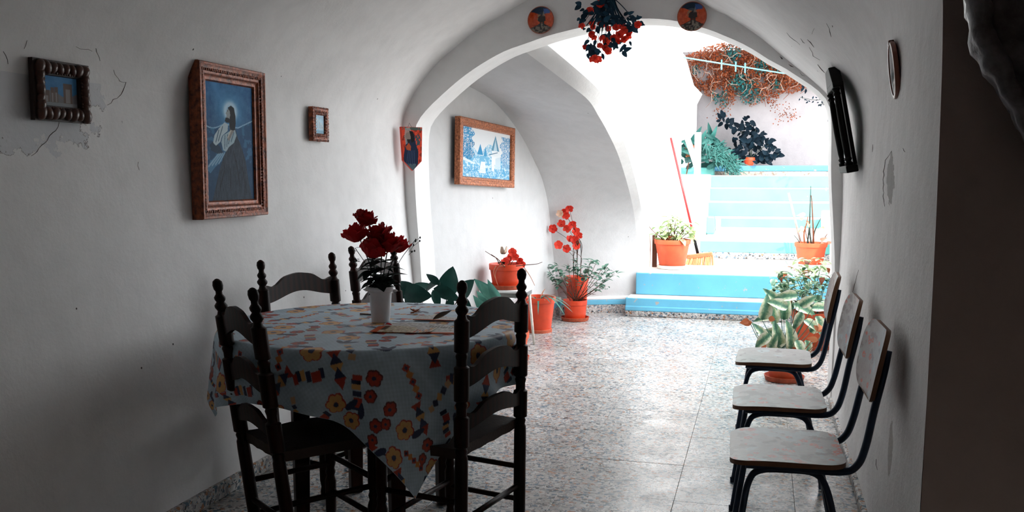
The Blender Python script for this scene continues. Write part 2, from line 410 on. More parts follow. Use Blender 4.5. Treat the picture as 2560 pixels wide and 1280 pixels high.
# floors
mb = MB(); mb.box(-3.2, .95, Y_REAR, 9.42, -.12, -.006)
fl = struct('floor', mb, M['grout'], 'speckled terrazzo tile floor')
tm = {}
def tile_mesh(w, d):
    k = (round(w, 3), round(d, 3))
    if k not in tm:
        g = .0007; b_ = .0008
        t = MB(); x0, x1, y0, y1 = g, w - g, g, d - g
        t.add([(x0, y0, -.012), (x1, y0, -.012), (x1, y1, -.012), (x0, y1, -.012), (x0, y0, -b_), (x1, y0, -b_), (x1, y1, -b_), (x0, y1, -b_),
               (x0 + b_, y0 + b_, 0), (x1 - b_, y0 + b_, 0), (x1 - b_, y1 - b_, 0), (x0 + b_, y1 - b_, 0)],
              [(0, 1, 5, 4), (1, 2, 6, 5), (2, 3, 7, 6), (3, 0, 4, 7), (4, 5, 9, 8), (5, 6, 10, 9), (6, 7, 11, 10), (7, 4, 8, 11), (8, 9, 10, 11)])
        tm[k] = t.mesh('floor_tile', M['terrazzo'])
    return tm[k]
xs = [-2.36, -1.842, -1.342, -.842, -.342, .158, .74]
ys = [Y_REAR, -1.1, -.6, -.1, .4, .9, 1.4, 1.9, 2.4, 2.9, 3.4, 3.9, 4.4, 4.9, 5.4, 5.9, 6.4, 6.9, 7.4, 7.9, 8.4, 8.9, 9.35]
for a in range(len(xs) - 1):
    for b in range(len(ys) - 1):
        if ys[b] < 1.8: continue
        t = R.uniform(-.0006, .0006)
        link('floor_tile', tile_mesh(xs[a + 1] - xs[a], ys[b + 1] - ys[b]), fl, Matrix.Translation((xs[a], ys[b], t)))
# baseboards
mb = MB(); mb.box(-2.268, -2.232, 1.8, 5.845, .0005, .07)
struct('baseboard_left', mb, M['aggregate'], 'speckled terrazzo skirting along the picture wall', bevel=.006)
mb = MB(); mb.box(.412, .45, 2.75, 5.845, .0005, .05)
struct('baseboard_right', mb, M['aggregate'], 'crumbling skirting behind the school chairs', bevel=.01)
def skirting(name, a, b, lab):
    d = Vector((b[0] - a[0], b[1] - a[1], 0)); L = d.length
    e = empty(name, (a[0], a[1], 0), math.atan2(d.y, d.x), kind='structure', label=lab)
    MB().box(0, L, -.03, .02, .0005, .085).build('pebble_strip', M['aggregate'], e)
    MB().box(0, L, -.034, .02, .085, .135).build('painted_band', M['blue'], e, bevel=.004)
    MB().box(0, L, -.032, .02, .135, .17).build('ledge', M['white'], e, bevel=.008)
skirting('baseboard_alcove', (-2.27, 6.2), (-1.965, 8.98), 'blue and pebble skirting below the landscape picture')
skirting('baseboard_back', (-1.95, 9.03), (-1.26, 9.31), 'blue and pebble skirting left of the steps')

# steps
st = empty('steps', (0, 9.02, 0), kind='structure', label='turquoise painted outdoor steps climbing to a terrace')
def stp(name, mat, x0, x1, y0, y1, z0, z1, bevel=.006):
    o = MB().box(x0, x1, y0 - 9.02, y1 - 9.02, z0, z1).build(name, mat, st, bevel=bevel); return o
stp('tread', M['tread'], -1.285, .74, 9.028, 9.262, 0.0005, .19, .012)
stp('riser_panel', M['blue'], -1.296, .74, 9.02, 9.05, .062, .183)
stp('riser_lip', M['blue'], -1.300, .74, 9.012, 9.04, .055, .105, .01)
stp('pebble_strip', M['aggregate'], -1.30, .74, 9.014, 9.04, .001, .056)
stp('landing', M['tread'], -1.215, .74, 9.256, 11.0, 0.0005, .42, .012)
stp('riser_panel', M['blue'], -1.225, .74, 9.245, 9.27, .192, .412, .008)
stp('tread', M['tread'], -.70, .95, 11.006, 12.81, .40, .63, .012)
stp('riser_panel', M['turq'], -.705, .95, 10.995, 11.03, .495, .622)
stp('pebble_strip', M['aggregate'], -.705, .95, 10.997, 11.03, .421, .495)
stp('tread', M['tread'], -.62, 1.05, 12.806, 13.09, .60, .815, .012)
stp('riser_panel', M['turq'], -.55, 1.05, 12.795, 12.83, .69, .807)
stp('tread', M['tread'], -.75, 1.05, 13.086, 13.37, .78, 1.02, .012)
stp('riser_panel', M['turq'], -.74, 1.05, 13.075, 13.1, .825, 1.012)
stp('tread', M['tread'], -.88, 1.05, 13.366, 13.65, .98, 1.21, .012)
stp('riser_panel', M['turq'], -.73, 1.05, 13.355, 13.38, 1.03, 1.202)
stp('terrace', M['tread'], -2.5, 2.6, 13.646, 15.3, .9, 1.385, .012)
stp('riser_panel', M['turq'], -.87, 1.05, 13.635, 13.66, 1.215, 1.378)
stp('painted_block', M['turq'], -.705, -.60, 12.1, 12.35, .631, .86, .02)
stp('side_plinth', M['white'], -1.139, -.705, 11.05, 12.8, .35, .66, .02)
stp('side_plinth', M['white'], -1.139, -.735, 12.8, 13.64, .35, 1.40, .02)
# terrace
e = empty('planter_kerb', (0, 14.7, 1.385), kind='structure', label='blue painted kerb at the foot of the terrace wall')
MB().box(-1.0, 2.4, -.02, .14, -.01, .06).build('kerb_base', M['rubble'], e)
MB().box(-1.0, 2.4, .0, .15, .06, .15).build('painted_band', M['deepblue'], e, bevel=.012)
MB().box(-1.25, -.74, -.24, .0, -.01, .12).build('painted_band', M['turq'], e, bevel=.012)
struct('wall_terrace', MB().box(-3.5, 3.0, 15.3, 15.5, 0, 3.37), M['farwall'], 'pale lilac terrace wall under the bougainvillea')
struct('wall_terrace_left', MB().prism([(-1.05, 1.3), (-1.05, 2.50), (-.97, 2.66), (-1.10, 2.80), (-1.235, 3.25), (-1.33, 3.36), (-2.6, 3.6), (-2.6, 1.3)], 14.86, 15.0), M['white'])
mb = MB(); mb.box(.74, .9, 6.14, 12.79, 0, .93)
struct('wall_courtyard_low', mb, M['white'], 'low white wall on the far side of the plants', bevel=.02)
struct('ground', MB().box(-30, 30, -25, 45, -.3, -.13), simple('earth', (0.42, 0.38, 0.33), .9))

# unseen slatted roof, added to keep sun and sky off the terrace wall
e = empty('added_shade_roof', (0, 14.4, 1.385), kind='structure')
pw = wood('shade_roof_wood', hx('6b5644'), hx('8a735c'), .7)
for x in (-1.75, 2.3):
    for y in (-.6, .75): MB().box(x - .05, x + .05, y - .05, y + .05, 0, 2.75).build('shade_roof_post', pw, e)
for y in (-2.0, -.6, .75): MB().box(-2.2, 2.6, y - .05, y + .05, 2.75, 2.87).build('shade_roof_beam', pw, e)
for k in range(24): MB().box(-2.2 + k * .2, -2.2 + k * .2 + .185, -2.2, .88, 2.87, 2.89).build('shade_roof_panel', pw, e)
# ------------------------------------------------------------------ painting onto dense flat meshes
def inpoly(U, V, poly):
    ins = np.zeros(U.shape, bool); n = len(poly)
    for i in range(n):
        x1, y1 = poly[i]; x2, y2 = poly[(i + 1) % n]
        c = ((y1 > V) != (y2 > V)) & (U < (x2 - x1) * (V - y1) / (y2 - y1 + 1e-12) + x1); ins ^= c
    return ins
def segd(U, V, a, b):
    ax, ay = a; bx, by = b; dx, dy = bx - ax, by - ay
    t = np.clip(((U - ax) * dx + (V - ay) * dy) / (dx * dx + dy * dy + 1e-12), 0, 1)
    return np.hypot(U - ax - t * dx, V - ay - t * dy)
def vnoise(U, V, s, seed=0, oct=3):
    out = np.zeros(U.shape); amp = 1; tot = 0
    rg = np.random.RandomState(seed)
    for o in range(oct):
        T = rg.rand(64, 64); x = (U * s) % 64; y = (V * s) % 64
        xi = x.astype(int) % 64; yi = y.astype(int) % 64; fx = x - np.floor(x); fy = y - np.floor(y)
        fx = fx * fx * (3 - 2 * fx); fy = fy * fy * (3 - 2 * fy)
        a = T[xi, yi] * (1 - fx) + T[(xi + 1) % 64, yi] * fx; b = T[xi, (yi + 1) % 64] * (1 - fx) + T[(xi + 1) % 64, (yi + 1) % 64] * fx
        out += amp * (a * (1 - fy) + b * fy); tot += amp; amp *= .5; s *= 2
    return out / tot
def rgb(s): 
    s = s.lstrip('#'); return np.array([int(s[i:i + 2], 16) / 255 for i in (0, 2, 4)])
def to_lin(A):
    return np.where(A <= .04045, A / 12.92, ((np.clip(A, 0, 1) + .055) / 1.055) ** 2.4)
def put(A, mask, c, alpha=1.0):
    A[mask] = A[mask] * (1 - alpha) + np.asarray(c) * alpha
def setpaint(me, A):
    at = me.color_attributes.new('paint', 'FLOAT_COLOR', 'POINT')
    B = np.ones((len(me.vertices), 4), np.float32); B[:, :3] = to_lin(A).reshape(-1, 3)
    at.data.foreach_set('color', B.ravel())
def painted(name, w, h, nu, nv, fn, mat, parent, M=None, curve=None):
    """Thin flat print, local x right, z up, facing -y; fn(U, V) gives its colours."""
    U, V = np.meshgrid(np.linspace(0, 1, nu + 1), np.linspace(0, 1, nv + 1), indexing='ij')
    A = fn(U, V)
    X = (U - .5) * w; Z = (V - .5) * h; Yv = np.zeros_like(X) if curve is None else curve(U, V)
    co = np.stack([X, Yv, Z], -1).reshape(-1, 3)
    idx = np.arange((nu + 1) * (nv + 1)).reshape(nu + 1, nv + 1)
    F = np.stack([idx[:-1, :-1], idx[1:, :-1], idx[1:, 1:], idx[:-1, 1:]], -1).reshape(-1, 4)
    me = bpy.data.meshes.new(name); me.from_pydata(co.tolist(), [], F.tolist()); me.materials.append(mat)
    setpaint(me, A); me.polygons.foreach_set('use_smooth', [True] * len(me.polygons))
    return link(name, me, parent, M)

M['print'] = attrmat('printed_paper', .6, spec=.12)
M['canvas'] = attrmat('painted_canvas', .6, .2, 500, .1)
M['cloth'] = attrmat('printed_cloth', .5, .4, 900, .5)
M['formica'] = attrmat('worn_formica', .4, 0, 40, .3)
M['chairwood'] = wood('dark_walnut', hx('140704'), hx('260c06'), .42, 9, 0)
M['rush'] = simple('worn_seat', hx('2c1a12'), .7, bump=.5, scale=90)
M['tablewood'] = wood('table_wood', hx('20100a'), hx('36190e'), .4, 9)
M['vase'] = simple('white_ceramic', (0.80, 0.79, 0.80), .25, var=.03)

# ------------------------------------------------------------------ ladder-back chairs
def post_profile(H, r=.0235):
    """Turned rear post: square-ish blocks between rings, ball finial."""
    P = [(r * .78, 0), (r * .86, .04), (r, .10), (r, .40), (r * .95, .43)]
    for z0, z1 in ((.47, .57), (.63, .745), (.80, .905)):
        P += [(r * .78, z0 - .03), (r * .92, z0 - .015), (r * .76, z0 - .006), (r * 1.12, z0), (r * 1.14, z1), (r * .78, z1 + .006)]
    z = .925
    P += [(r * .62, z), (r * .95, z + .012), (r * .98, z + .02), (r * .60, z + .033), (r * .82, z + .042), (r * .86, z + .05), (r * .52, z + .062), (r * .50, z + .072),
          (r * .70, z + .080), (r * .80, z + .094), (r * .70, z + .108), (r * .3, z + .117), (0.0005, z + .119)]
    s = H / (z + .119)
    return [(a, b * s) for a, b in P]
def slat(mb, w, z, hgt, yf, rise=.035, thick=.016, bow=.012):
    n = 22; rows = []
    for side in (0, 1):
        for edge in (0, 1):
            row = []
            for i in range(n + 1):
                t = i / n; x = (t - .5) * w; c = math.cos((t - .5) * 2 * math.pi)
                bell = .5 + .5 * c; dip = -.012 * math.cos((t - .5) * 6 * math.pi) * (1 - bell)
                zb = z + rise * .75 * bell - hgt / 2; zt = z + rise * bell + hgt / 2 + dip
                zz = zt if edge else zb
                y = yf(zz) - bow * (1 - (2 * t - 1) ** 2) + (thick / 2 if side else -thick / 2)
                row.append((x, y, zz))
            rows.append(row)
    a, b, c_, d = rows
    mb.grid([a, b, d, c_, a]); mb.add([a[0], b[0], d[0], c_[0]], [(0, 1, 2, 3)]); mb.add([a[-1], b[-1], d[-1], c_[-1]], [(3, 2, 1, 0)])
def ladder_chair(loc, rz, label, W=.43, Hp=1.03, rake=4.0, sh=.455, D=.37):
    e = empty('ladder_back_chair', loc, rz, label=label, cat='chair', group='dark wooden ladder-back chairs round the table')
    tk = math.tan(math.radians(rake)); yb = -D / 2
    yf = lambda z: yb - tk * z
    w = M['chairwood']
    for s in (-1, 1):
        Mx = Matrix.Translation((s * W / 2, yb, 0)) @ Matrix.Shear('XY', 4, (0, -tk)) if False else None
        mb = MB(); mb.lathe(post_profile(Hp), 18)
        mb.v = [(x + s * W / 2, y + yf(z), z) for x, y, z in mb.v]
        mb.build('back_post', w, e, autos=40)
        mb = MB(); r = .021
        mb.lathe([(r * .75, 0), (r * .9, .03), (r * .7, .05), (r, .08), (r * 1.05, .2), (r * .75, .22), (r * .95, .235), (r * .75, .25), (r, .27), (r, sh - .03), (r * .9, sh - .002)], 12, (s * W * .53, D / 2, 0))
        mb.build('front_leg', w, e, autos=40)
        for z in (.14, .27):
            MB().tube([(s * W * .515, D / 2, z), (s * W * .5, yf(z), z)], [.011, .011], 8).build('side_stretcher', w, e, smooth=True)
    for z in (.16, .30): MB().tube([(-W * .53, D / 2, z), (W * .53, D / 2, z)], .011, 8).build('front_stretcher', w, e, smooth=True)
    MB().tube([(-W / 2, yf(.2), .2), (W / 2, yf(.2), .2)], .011, 8).build('rear_stretcher', w, e, smooth=True)
    for z, hg, ri in ((.865, .072, .048), (.695, .068, .042), (.54, .055, .03)):
        mb = MB(); slat(mb, W - .01, z * Hp / 1.03, hg, yf, ri); mb.build('back_slat', w, e, autos=50)
    # seat: frame rails with a woven pad pinched towards its middle
    rows = []
    nn = 14
    for i in range(nn + 1):
        v = i / nn; y = yf(sh) + .012 + (D / 2 + .025 - yf(sh) - .012) * v; ww = W * (1.0 + .10 * v) / 2 + .004
        rows.append([((u / nn * 2 - 1) * ww, y, sh + .004 - .014 * (1 - abs(u / nn * 2 - 1)) * (1 - abs(2 * v - 1)) + .006 * math.cos(u * 1.9) * math.cos(v * 26) * .3) for u in range(nn + 1)])
    mb = MB(); mb.grid(rows); mb.grid([[(x, y, z - .035) for x, y, z in r_[::-1]] for r_ in rows])
    ring = rows[0] + [r_[-1] for r_ in rows[1:]] + rows[-1][-2::-1] + [r_[0] for r_ in rows[-2:0:-1]]
    ring.append(ring[0]); mb.grid([[(x, y, z - .035) for x, y, z in ring], ring])
    mb.build('seat', M['rush'], e, autos=45)
    return e
def place_chair(p1, p2, face, label, rake, W, Hp, D=.37):
    a, b = Vector(p1), Vector(p2); m = (a + b) / 2; d = (b - a).normalized(); f = Vector((-d.y, d.x))
    if f.dot(Vector(face)) < 0: f = -f
    off = D / 2 + math.tan(math.radians(rake)) * Hp
    O = m + f * off
    return ladder_chair((O.x, O.y, 0.0), math.atan2(f.y, f.x) - math.pi / 2, label, W, Hp, rake, D=D)
place_chair((-1.873, 2.868), (-1.617, 2.675), (.6, .8), 'dark ladder-back chair in front, its tall posts nearest the dark wall corner', 7.5, .325, 1.03, .30)
place_chair((-2.165, 3.641), (-2.035, 4.117), (1, 0), 'dark ladder-back chair between the table and the picture wall, crest rail showing', 5.0, .47, 1.02, .28)
place_chair((-2.115, 4.49), (-2.06, 4.93), (1, 0), 'reddish-brown ladder-back chair half hidden behind the vase of roses', 6.0, .44, 1.02)
place_chair((-.880, 3.375), (-.975, 2.925), (-1, 0), 'dark ladder-back chair with its tall back to the open floor', .6, .45, 1.045, .32)

# ------------------------------------------------------------------ table and cloth
TC = Vector((-1.52, 3.42)); TH = .80; TR = .585
e = empty('dining_table', (TC.x, TC.y, 0), math.radians(-50), label='round dark wooden dining table under the flowered cloth', cat='table')
MB().lathe([(TR - .02, TH - .034), (TR - .008, TH - .03), (TR - .006, TH - .012), (TR - .015, TH - .006)], 48).build('table_top', M['tablewood'], e, autos=40)
mb = MB()
for k in range(4):
    a = k * math.pi / 2; L = .30
    Mx = Matrix.Rotation(a, 4, 'Z')
    MB().add([Mx @ Vector(p) for p in ((L - .026, -.026, 0), (L + .026, -.026, 0), (L + .026, .026, 0), (L - .026, .026, 0), (L - .036, -.036, TH - .036), (L + .036, -.036, TH - .036), (L + .036, .036, TH - .036), (L - .036, .036, TH - .036))],
             [(0, 3, 2, 1), (4, 5, 6, 7), (0, 1, 5, 4), (1, 2, 6, 5), (2, 3, 7, 6), (3, 0, 4, 7)]).build('table_leg', M['tablewood'], e, bevel=.006)
    Mr = Mx @ Matrix.Translation((L, 0, 0)) @ Matrix.Rotation(math.radians(135), 4, 'Z')
    MB().box(.02, L * 1.414 - .02, -.012, .012, TH - .13, TH - .037, M=Mr).build('apron', M['tablewood'], e, bevel=.003)

def cloth_pattern(U, V, S):
    """U, V in metres on the flat cloth."""
    rg = random.Random(11)
    A = np.empty(U.shape + (3,)); base = rgb('#abc0cd')
    A[:] = base
    wv = .03 * np.sin(U * 2 * math.pi / .02) * np.sin(V * 2 * math.pi / .023) + .10 * (vnoise(U + 5, V * .2 + 5, 30, 3) - .5) + .10 * (vnoise(U * .2 + 5, V + 5, 30, 4) - .5)
    A += wv[..., None]
    ora, yel, red, nav, crm = rgb('#c97f3c'), rgb('#cf9d5f'), rgb('#a8331f'), rgb('#1d2b4d'), rgb('#c9a37c')
    n0 = U.shape[0] - 1
    def win(x, y, r_):
        a = [int(np.clip((v + S / 2) / S * n0 + e_, 0, n0)) for v, e_ in ((x - r_, -1), (x + r_, 2), (y - r_, -1), (y + r_, 2))]
        return None if a[1] <= a[0] or a[3] <= a[2] else (slice(a[0], a[1]), slice(a[2], a[3]))
    def flower(x, y, s, body, rim, rot, leaf=True):
        m0 = win(x, y, s * 2.7)
        if m0 is None: return
        u = U[m0] - x; v = V[m0] - y
        B = A[m0]
        if leaf:
            la = rot + 4.2; lx, ly = math.cos(la) * s * 1.7, math.sin(la) * s * 1.7
            dx, dy = u - lx, v - ly; a2 = la + .7
            p = dx * math.cos(a2) + dy * math.sin(a2); q = -dx * math.sin(a2) + dy * math.cos(a2)
            put(B, (p / (s * .85)) ** 2 + (q / (s * .34 * (1 - .3 * p / s))) ** 2 < 1, nav)
            put(B, segd(u, v, (0, 0), (lx, ly)) < .004, nav)
        r_ = np.hypot(u, v)
        for grow, c in ((.0045, rim), (0, body)):
            for k in range(6):
                a = rot + k * 1.0472; wob_ = 1 + .12 * math.sin(k * 2.3 + rot)
                put(B, np.hypot(u - s * .60 * wob_ * math.cos(a) + (.002 if grow else 0), v - s * .60 * wob_ * math.sin(a)) < s * .37 + grow, c)
        for k in range(6):
            a = rot + k * 1.0472; put(B, segd(u, v, (0, 0), (s * .5 * math.cos(a), s * .5 * math.sin(a))) < s * .09, body * .75 + ora * .25)
        put(B, r_ < s * .27, nav)
        A[m0] = B
    def quad(x, y, w, h, rot, c, inner=None):
        sl = win(x, y, w + h); 
        if sl is None: return
        B = A[sl]; p = (U[sl] - x) * math.cos(rot) + (V[sl] - y) * math.sin(rot); q = -(U[sl] - x) * math.sin(rot) + (V[sl] - y) * math.cos(rot)
        put(B, (np.abs(p) < w) & (np.abs(q) < h), c)
        if inner is not None: put(B, (np.abs(p) < w * .45) & (np.abs(q) < h * .45), inner)
    def tri(x, y, s, rot, c):
        sl = win(x, y, s)
        if sl is None: return
        put(A[sl], inpoly(U[sl], V[sl], [(x + s * math.cos(rot + k * 2.094), y + s * math.sin(rot + k * 2.094)) for k in range(3)]), c)
    g = .122; n = int(S / g) + 1; kinds = ['Y', 'K', 'R', 'S', 'Y', 'C', 'r', 'L', 'K', 'S', 'r']
    for i in range(n):
        for j in range(n):
            x = -S / 2 + (i + .5) * g + rg.uniform(-.03, .03) + (.07 if j % 2 else 0); y = -S / 2 + (j + .5) * g + rg.uniform(-.03, .03); rot = rg.uniform(0, 6.28)
            k = kinds[(i * 3 + j * 5 + rg.randint(0, 1)) % len(kinds)]
            if k == 'Y': flower(x, y, .043, yel, red, rot)
            elif k == 'r': flower(x, y, .028, red, rgb('#5c1a18'), rot, False); flower(x + .06, y + .02, .022, red, rgb('#5c1a18'), rot + 1, False)
            elif k == 'K':
                for t, c in enumerate((red, nav, yel, nav, red)): tri(x + (t - 2) * .026 * math.cos(rot), y + (t - 2) * .026 * math.sin(rot), .030, rot + t * 1.05, c)
            elif k == 'R':
                for t in range(7): quad(x + (t - 3) * .018 * math.cos(rot) - .008 * math.sin(t) * math.sin(rot), y + (t - 3) * .018 * math.sin(rot) + .008 * math.sin(t), .0095, .019, rot, (nav, red, red, nav, yel, nav, red)[t])
            elif k == 'S':
                for t in range(5): quad(x + (t - 2) * .028 * math.cos(rot), y + (t - 2) * .028 * math.sin(rot), .012, .012, rot + .6, (red, ora)[t % 2], nav if t % 2 == 0 else None)
            elif k == 'C':
                for t in range(5): quad(x + (t - 2) * .03 * math.cos(rot), y + (t - 2) * .03 * math.sin(rot), .013, .012, rot + .3 * t, (crm, nav, yel, nav, crm)[t])
            else:
                for t in range(3):
                    a2 = rot + t * .8; sl = win(x, y, .07)
                    if sl is None: continue
                    dx, dy = U[sl] - x - .03 * math.cos(a2), V[sl] - y - .03 * math.sin(a2)
                    p = dx * math.cos(a2) + dy * math.sin(a2); q = -dx * math.sin(a2) + dy * math.cos(a2)
                    put(A[sl], (p / .032) ** 2 + (q / .011) ** 2 < 1, nav)
    return np.clip(A, 0, 1)
def make_cloth():
    S = 1.62; n = 560
    g = np.linspace(-S / 2, S / 2, n + 1); U, V = np.meshgrid(g, g, indexing='ij')
    A = cloth_pattern(U, V, S)
    rot = math.radians(-54 - 45)                       # corners hang at -54, 36, 126, 216 degrees
    X = U * math.cos(rot) - V * math.sin(rot); Y = U * math.sin(rot) + V * math.cos(rot)
    X += .03 * math.cos(math.radians(-54)); Y += .03 * math.sin(math.radians(-54))
    rho = np.hypot(X, Y); th = np.arctan2(Y, X)
    r0 = TR + .004; d = np.maximum(rho - r0, 0)
    wf = np.exp(-((np.angle(np.exp(1j * (th - math.radians(-54))))) / .55) ** 2)
    d = np.where(d > .2, .2 + (d - .2) * (.38 + .46 * wf), d)
    c4 = np.cos(4 * (th - math.radians(-54)))
    lf = .10 * np.maximum(c4, -.25) + .060 * np.sin(11 * th + .6) * np.clip(d / .12, 0, 1) + .035 * np.sin(17 * th + 2.0) * np.clip(d / .2, 0, 1)
    bend = .018
    rr = np.where(rho <= r0, rho, r0 + bend * (1 - np.exp(-d / bend)) + d * lf + .006)
    Z = np.where(rho <= r0, 0, -(d - bend * (1 - np.exp(-d / bend)) * .5)) * np.sqrt(np.clip(1 - lf * lf, .5, 1))
    Z += np.where(rho <= r0, .0018 * (vnoise(U + 3, V + 3, 9, 8) - .5) * np.clip((r0 - rho) / .05, 0, 1), 0)
    co = np.stack([rr * np.cos(th), rr * np.sin(th), Z], -1).reshape(-1, 3)
    idx = np.arange((n + 1) ** 2).reshape(n + 1, n + 1)
    F = np.stack([idx[:-1, :-1], idx[1:, :-1], idx[1:, 1:], idx[:-1, 1:]], -1).reshape(-1, 4)
    me = bpy.data.meshes.new('tablecloth'); me.from_pydata(co.tolist(), [], F.tolist()); me.materials.append(M['cloth'])
    setpaint(me, A); me.polygons.foreach_set('use_smooth', [True] * len(me.polygons))
    o = link('tablecloth', me); o.location = (TC.x, TC.y, TH)
    tag(o, 'pale blue tablecloth printed with orange flowers, draped over the round table', 'tablecloth')
make_cloth()

# things on the table
def leaf_mesh(name, L, W, mats, fold=.18, droop=.25, nseg=7, shape=1.0, pw=.75):
    mb = MB(); rows = []
    for i in range(nseg + 1):
        t = i / nseg; w = W / 2 * (math.sin(math.pi * t ** pw) ** shape) + .0005
        y = L * t * (1 - .15 * droop * t); z = -droop * L * t * t
        rows.append([(-w, y, z + fold * w), (-w * .5, y, z + fold * w * .35), (0, y, z), (w * .5, y, z + fold * w * .35), (w, y, z + fold * w)])
    mb.grid(rows); return mb.mesh(name, mats, True)
def aim(loc, d, up=(0, 0, 1), s=1.0, roll=0.0):
    y = Vector(d).normalized(); u = Vector(up)
    if abs(y.dot(u.normalized())) > .98: u = Vector((1, 0, 0))
    x = y.cross(u).normalized(); z = x.cross(y)
    Mx = Matrix(((x.x, y.x, z.x, loc[0]), (x.y, y.y, z.y, loc[1]), (x.z, y.z, z.z, loc[2]), (0, 0, 0, 1)))
    return Mx @ Matrix.Rotation(roll, 4, 'Y') @ Matrix.Scale(s, 4)

VX, VY = -1.495, 3.445
e = empty('flower_vase', (VX, VY, TH + .001), label='white flared ceramic vase standing in the middle of the table', cat='vase')
MB().lathe([(.034, 0), (.037, .002), (.0375, .01), (.042, .06), (.0455, .118), (.047, .124), (.058, .128), (.062, .134), (.060, .142), (.052, .146), (.046, .142), (.042, .13), (.036, .02), (.0005, .015)], 36).build('vase_body', M['vase'], e, autos=50)
for s in (-1, 1):
    MB().ball((s * .058 , 0, .130), .012, 10, 6, sc=(1.5, .9, .5)).build('vase_lug', M['vase'], e, smooth=True)

M['petal'] = leafmat('rose_petal', hx('8a0f14'), hx('d8232b'), .5, .25, 30)
M['rleaf'] = leafmat('rose_leaf', hx('0a1814'), hx('152d25'), .7, .1)
M['stem'] = simple('dark_stem', hx('16241c'), .6)
M['twig'] = simple('brown_twig', hx('5a3524'), .8)
def rose_bloom(size, seed):
    rg = random.Random(seed); mb = MB()
    for ring, (n, rr, hh) in enumerate(((3, .20, 1.45), (4, .38, 1.50), (5, .58, 1.42), (5, .76, 1.25), (6, .92, .98))):
        for k in range(n):
            a0 = 2 * math.pi * (k + rg.random() * .3 + ring * .37) / n; span = math.pi / n * 1.45; rows = []
            j1, j2 = rg.uniform(.92, 1.1), rg.uniform(.9, 1.08)
            for i in range(7):
                v = i / 6; row = []
                for q in range(7):
                    u = q / 3 - 1
                    w = math.sin(math.pi * min(1, .18 + .62 * v))
                    a = a0 + u * span * w
                    lip = (.22 if ring > 1 else .04) * max(0, v - .7) / .3
                    r_ = size * j1 * (rr * (.30 + .70 * math.sin(v * math.pi / 2)) + lip * rr + .05 * rg.uniform(-1, 1) * v)
                    z = size * j2 * (hh * v - .28 * abs(u) ** 2.2 * v - .5 * lip * rr + .05 * rg.uniform(-1, 1) * v)
                    row.append((r_ * math.cos(a), r_ * math.sin(a), z))
                rows.append(row)
            mb.grid(rows)
    return mb
lf_rose = leaf_mesh('leaf', .055, .032, [M['rleaf']], .25, .3)
ROSES = [  # tip offsets from the vase centre (right, up as seen; depth), size
    (-.071, .412, .02, .046, 'rose at the very top of the vase bouquet'), (-.088, .352, -.02, .050, 'rose leaning out to the picture wall side of the vase'), (.010, .350, .0, .054, 'rose at the middle of the bouquet, below the topmost bloom'),
    (-.030, .292, -.05, .052, 'lowest rose at the front of the vase bouquet'), (.040, .312, -.03, .052, 'front rose on the courtyard side of the bouquet'), (.072, .300, .03, .045, 'rose furthest to the courtyard side of the vase bouquet'), (.002, .300, .05, .046, 'rose tucked behind the others at the back of the bouquet')]
camx = Vector((math.cos(CAM_YAW), math.sin(CAM_YAW), 0)); camy = Vector((-math.sin(CAM_YAW), math.cos(CAM_YAW), 0))
for k, (dx, dz, dy, sz, lab) in enumerate(ROSES):
    tip = camx * dx + camy * dy + Vector((0, 0, dz)); rg = random.Random(40 + k)
    e = empty('red_rose', (VX, VY, TH + .018), label='dark red ' + lab, cat='rose', group='red roses in the vase')
    base = Vector((tip.x * .12, tip.y * .12, 0))
    mid = base.lerp(tip, .55); mid.x *= .6; mid.y *= .6
    cv = spline([tuple(base), (base.x * 1.2, base.y * 1.2, .10), tuple(mid), tuple(tip)], 4)
    MB().tube(cv, .0022, 6).build('stem', M['stem'], e, smooth=True)
    rose_bloom(sz, k).build('bloom', M['petal'], e, smooth=True, M=aim(tip, (0, 0, 1)) @ Matrix.Rotation(rg.uniform(-.5, .5), 4, 'X') if False else Matrix.Translation(tip - Vector((0, 0, sz * .8))) @ Matrix.Rotation(rg.uniform(-.45, .45), 4, 'X') @ Matrix.Rotation(rg.uniform(-.45, .45), 4, 'Y'))
    for q in range(12):
        t = rg.uniform(.50, .82); p = Vector(cv[int(t * (len(cv) - 1))]); a = rg.uniform(0, 6.28)
        link('leaf', lf_rose, e, aim(p, (math.cos(a), math.sin(a), rg.uniform(-.3, .5)), s=rg.uniform(.9, 1.6)))
for s, lab in ((1, 'thin budding sprig reaching from the bouquet towards the arch'), (-1, 'thin budding sprig drooping from the bouquet over the back chair')):
    e = empty('bud_sprig', (VX, VY, TH + .018), label=lab, cat='sprig', group='budding sprigs in the vase')
    tip = camx * (.145 if s > 0 else -.10) + Vector((0, 0, .32 if s > 0 else .285))
    MB().tube(spline([(0, 0, 0), tuple(tip * .45 + Vector((0, 0, .06))), tuple(tip)], 5), .0014, 5).build('stem', M['stem'], e, smooth=True)
    for q in range(7):
        p = tip * R.uniform(.8, .98); d = camx * s * R.uniform(.005, .03) + Vector((0, R.uniform(-.02, .02), R.uniform(-.006, .03)))
        MB().tube([p, p + d], .0008, 4).ball(p + d, .0035, 6, 4, sc=(1, 1, 1.4)).build('bud', M['stem'], e, smooth=True)

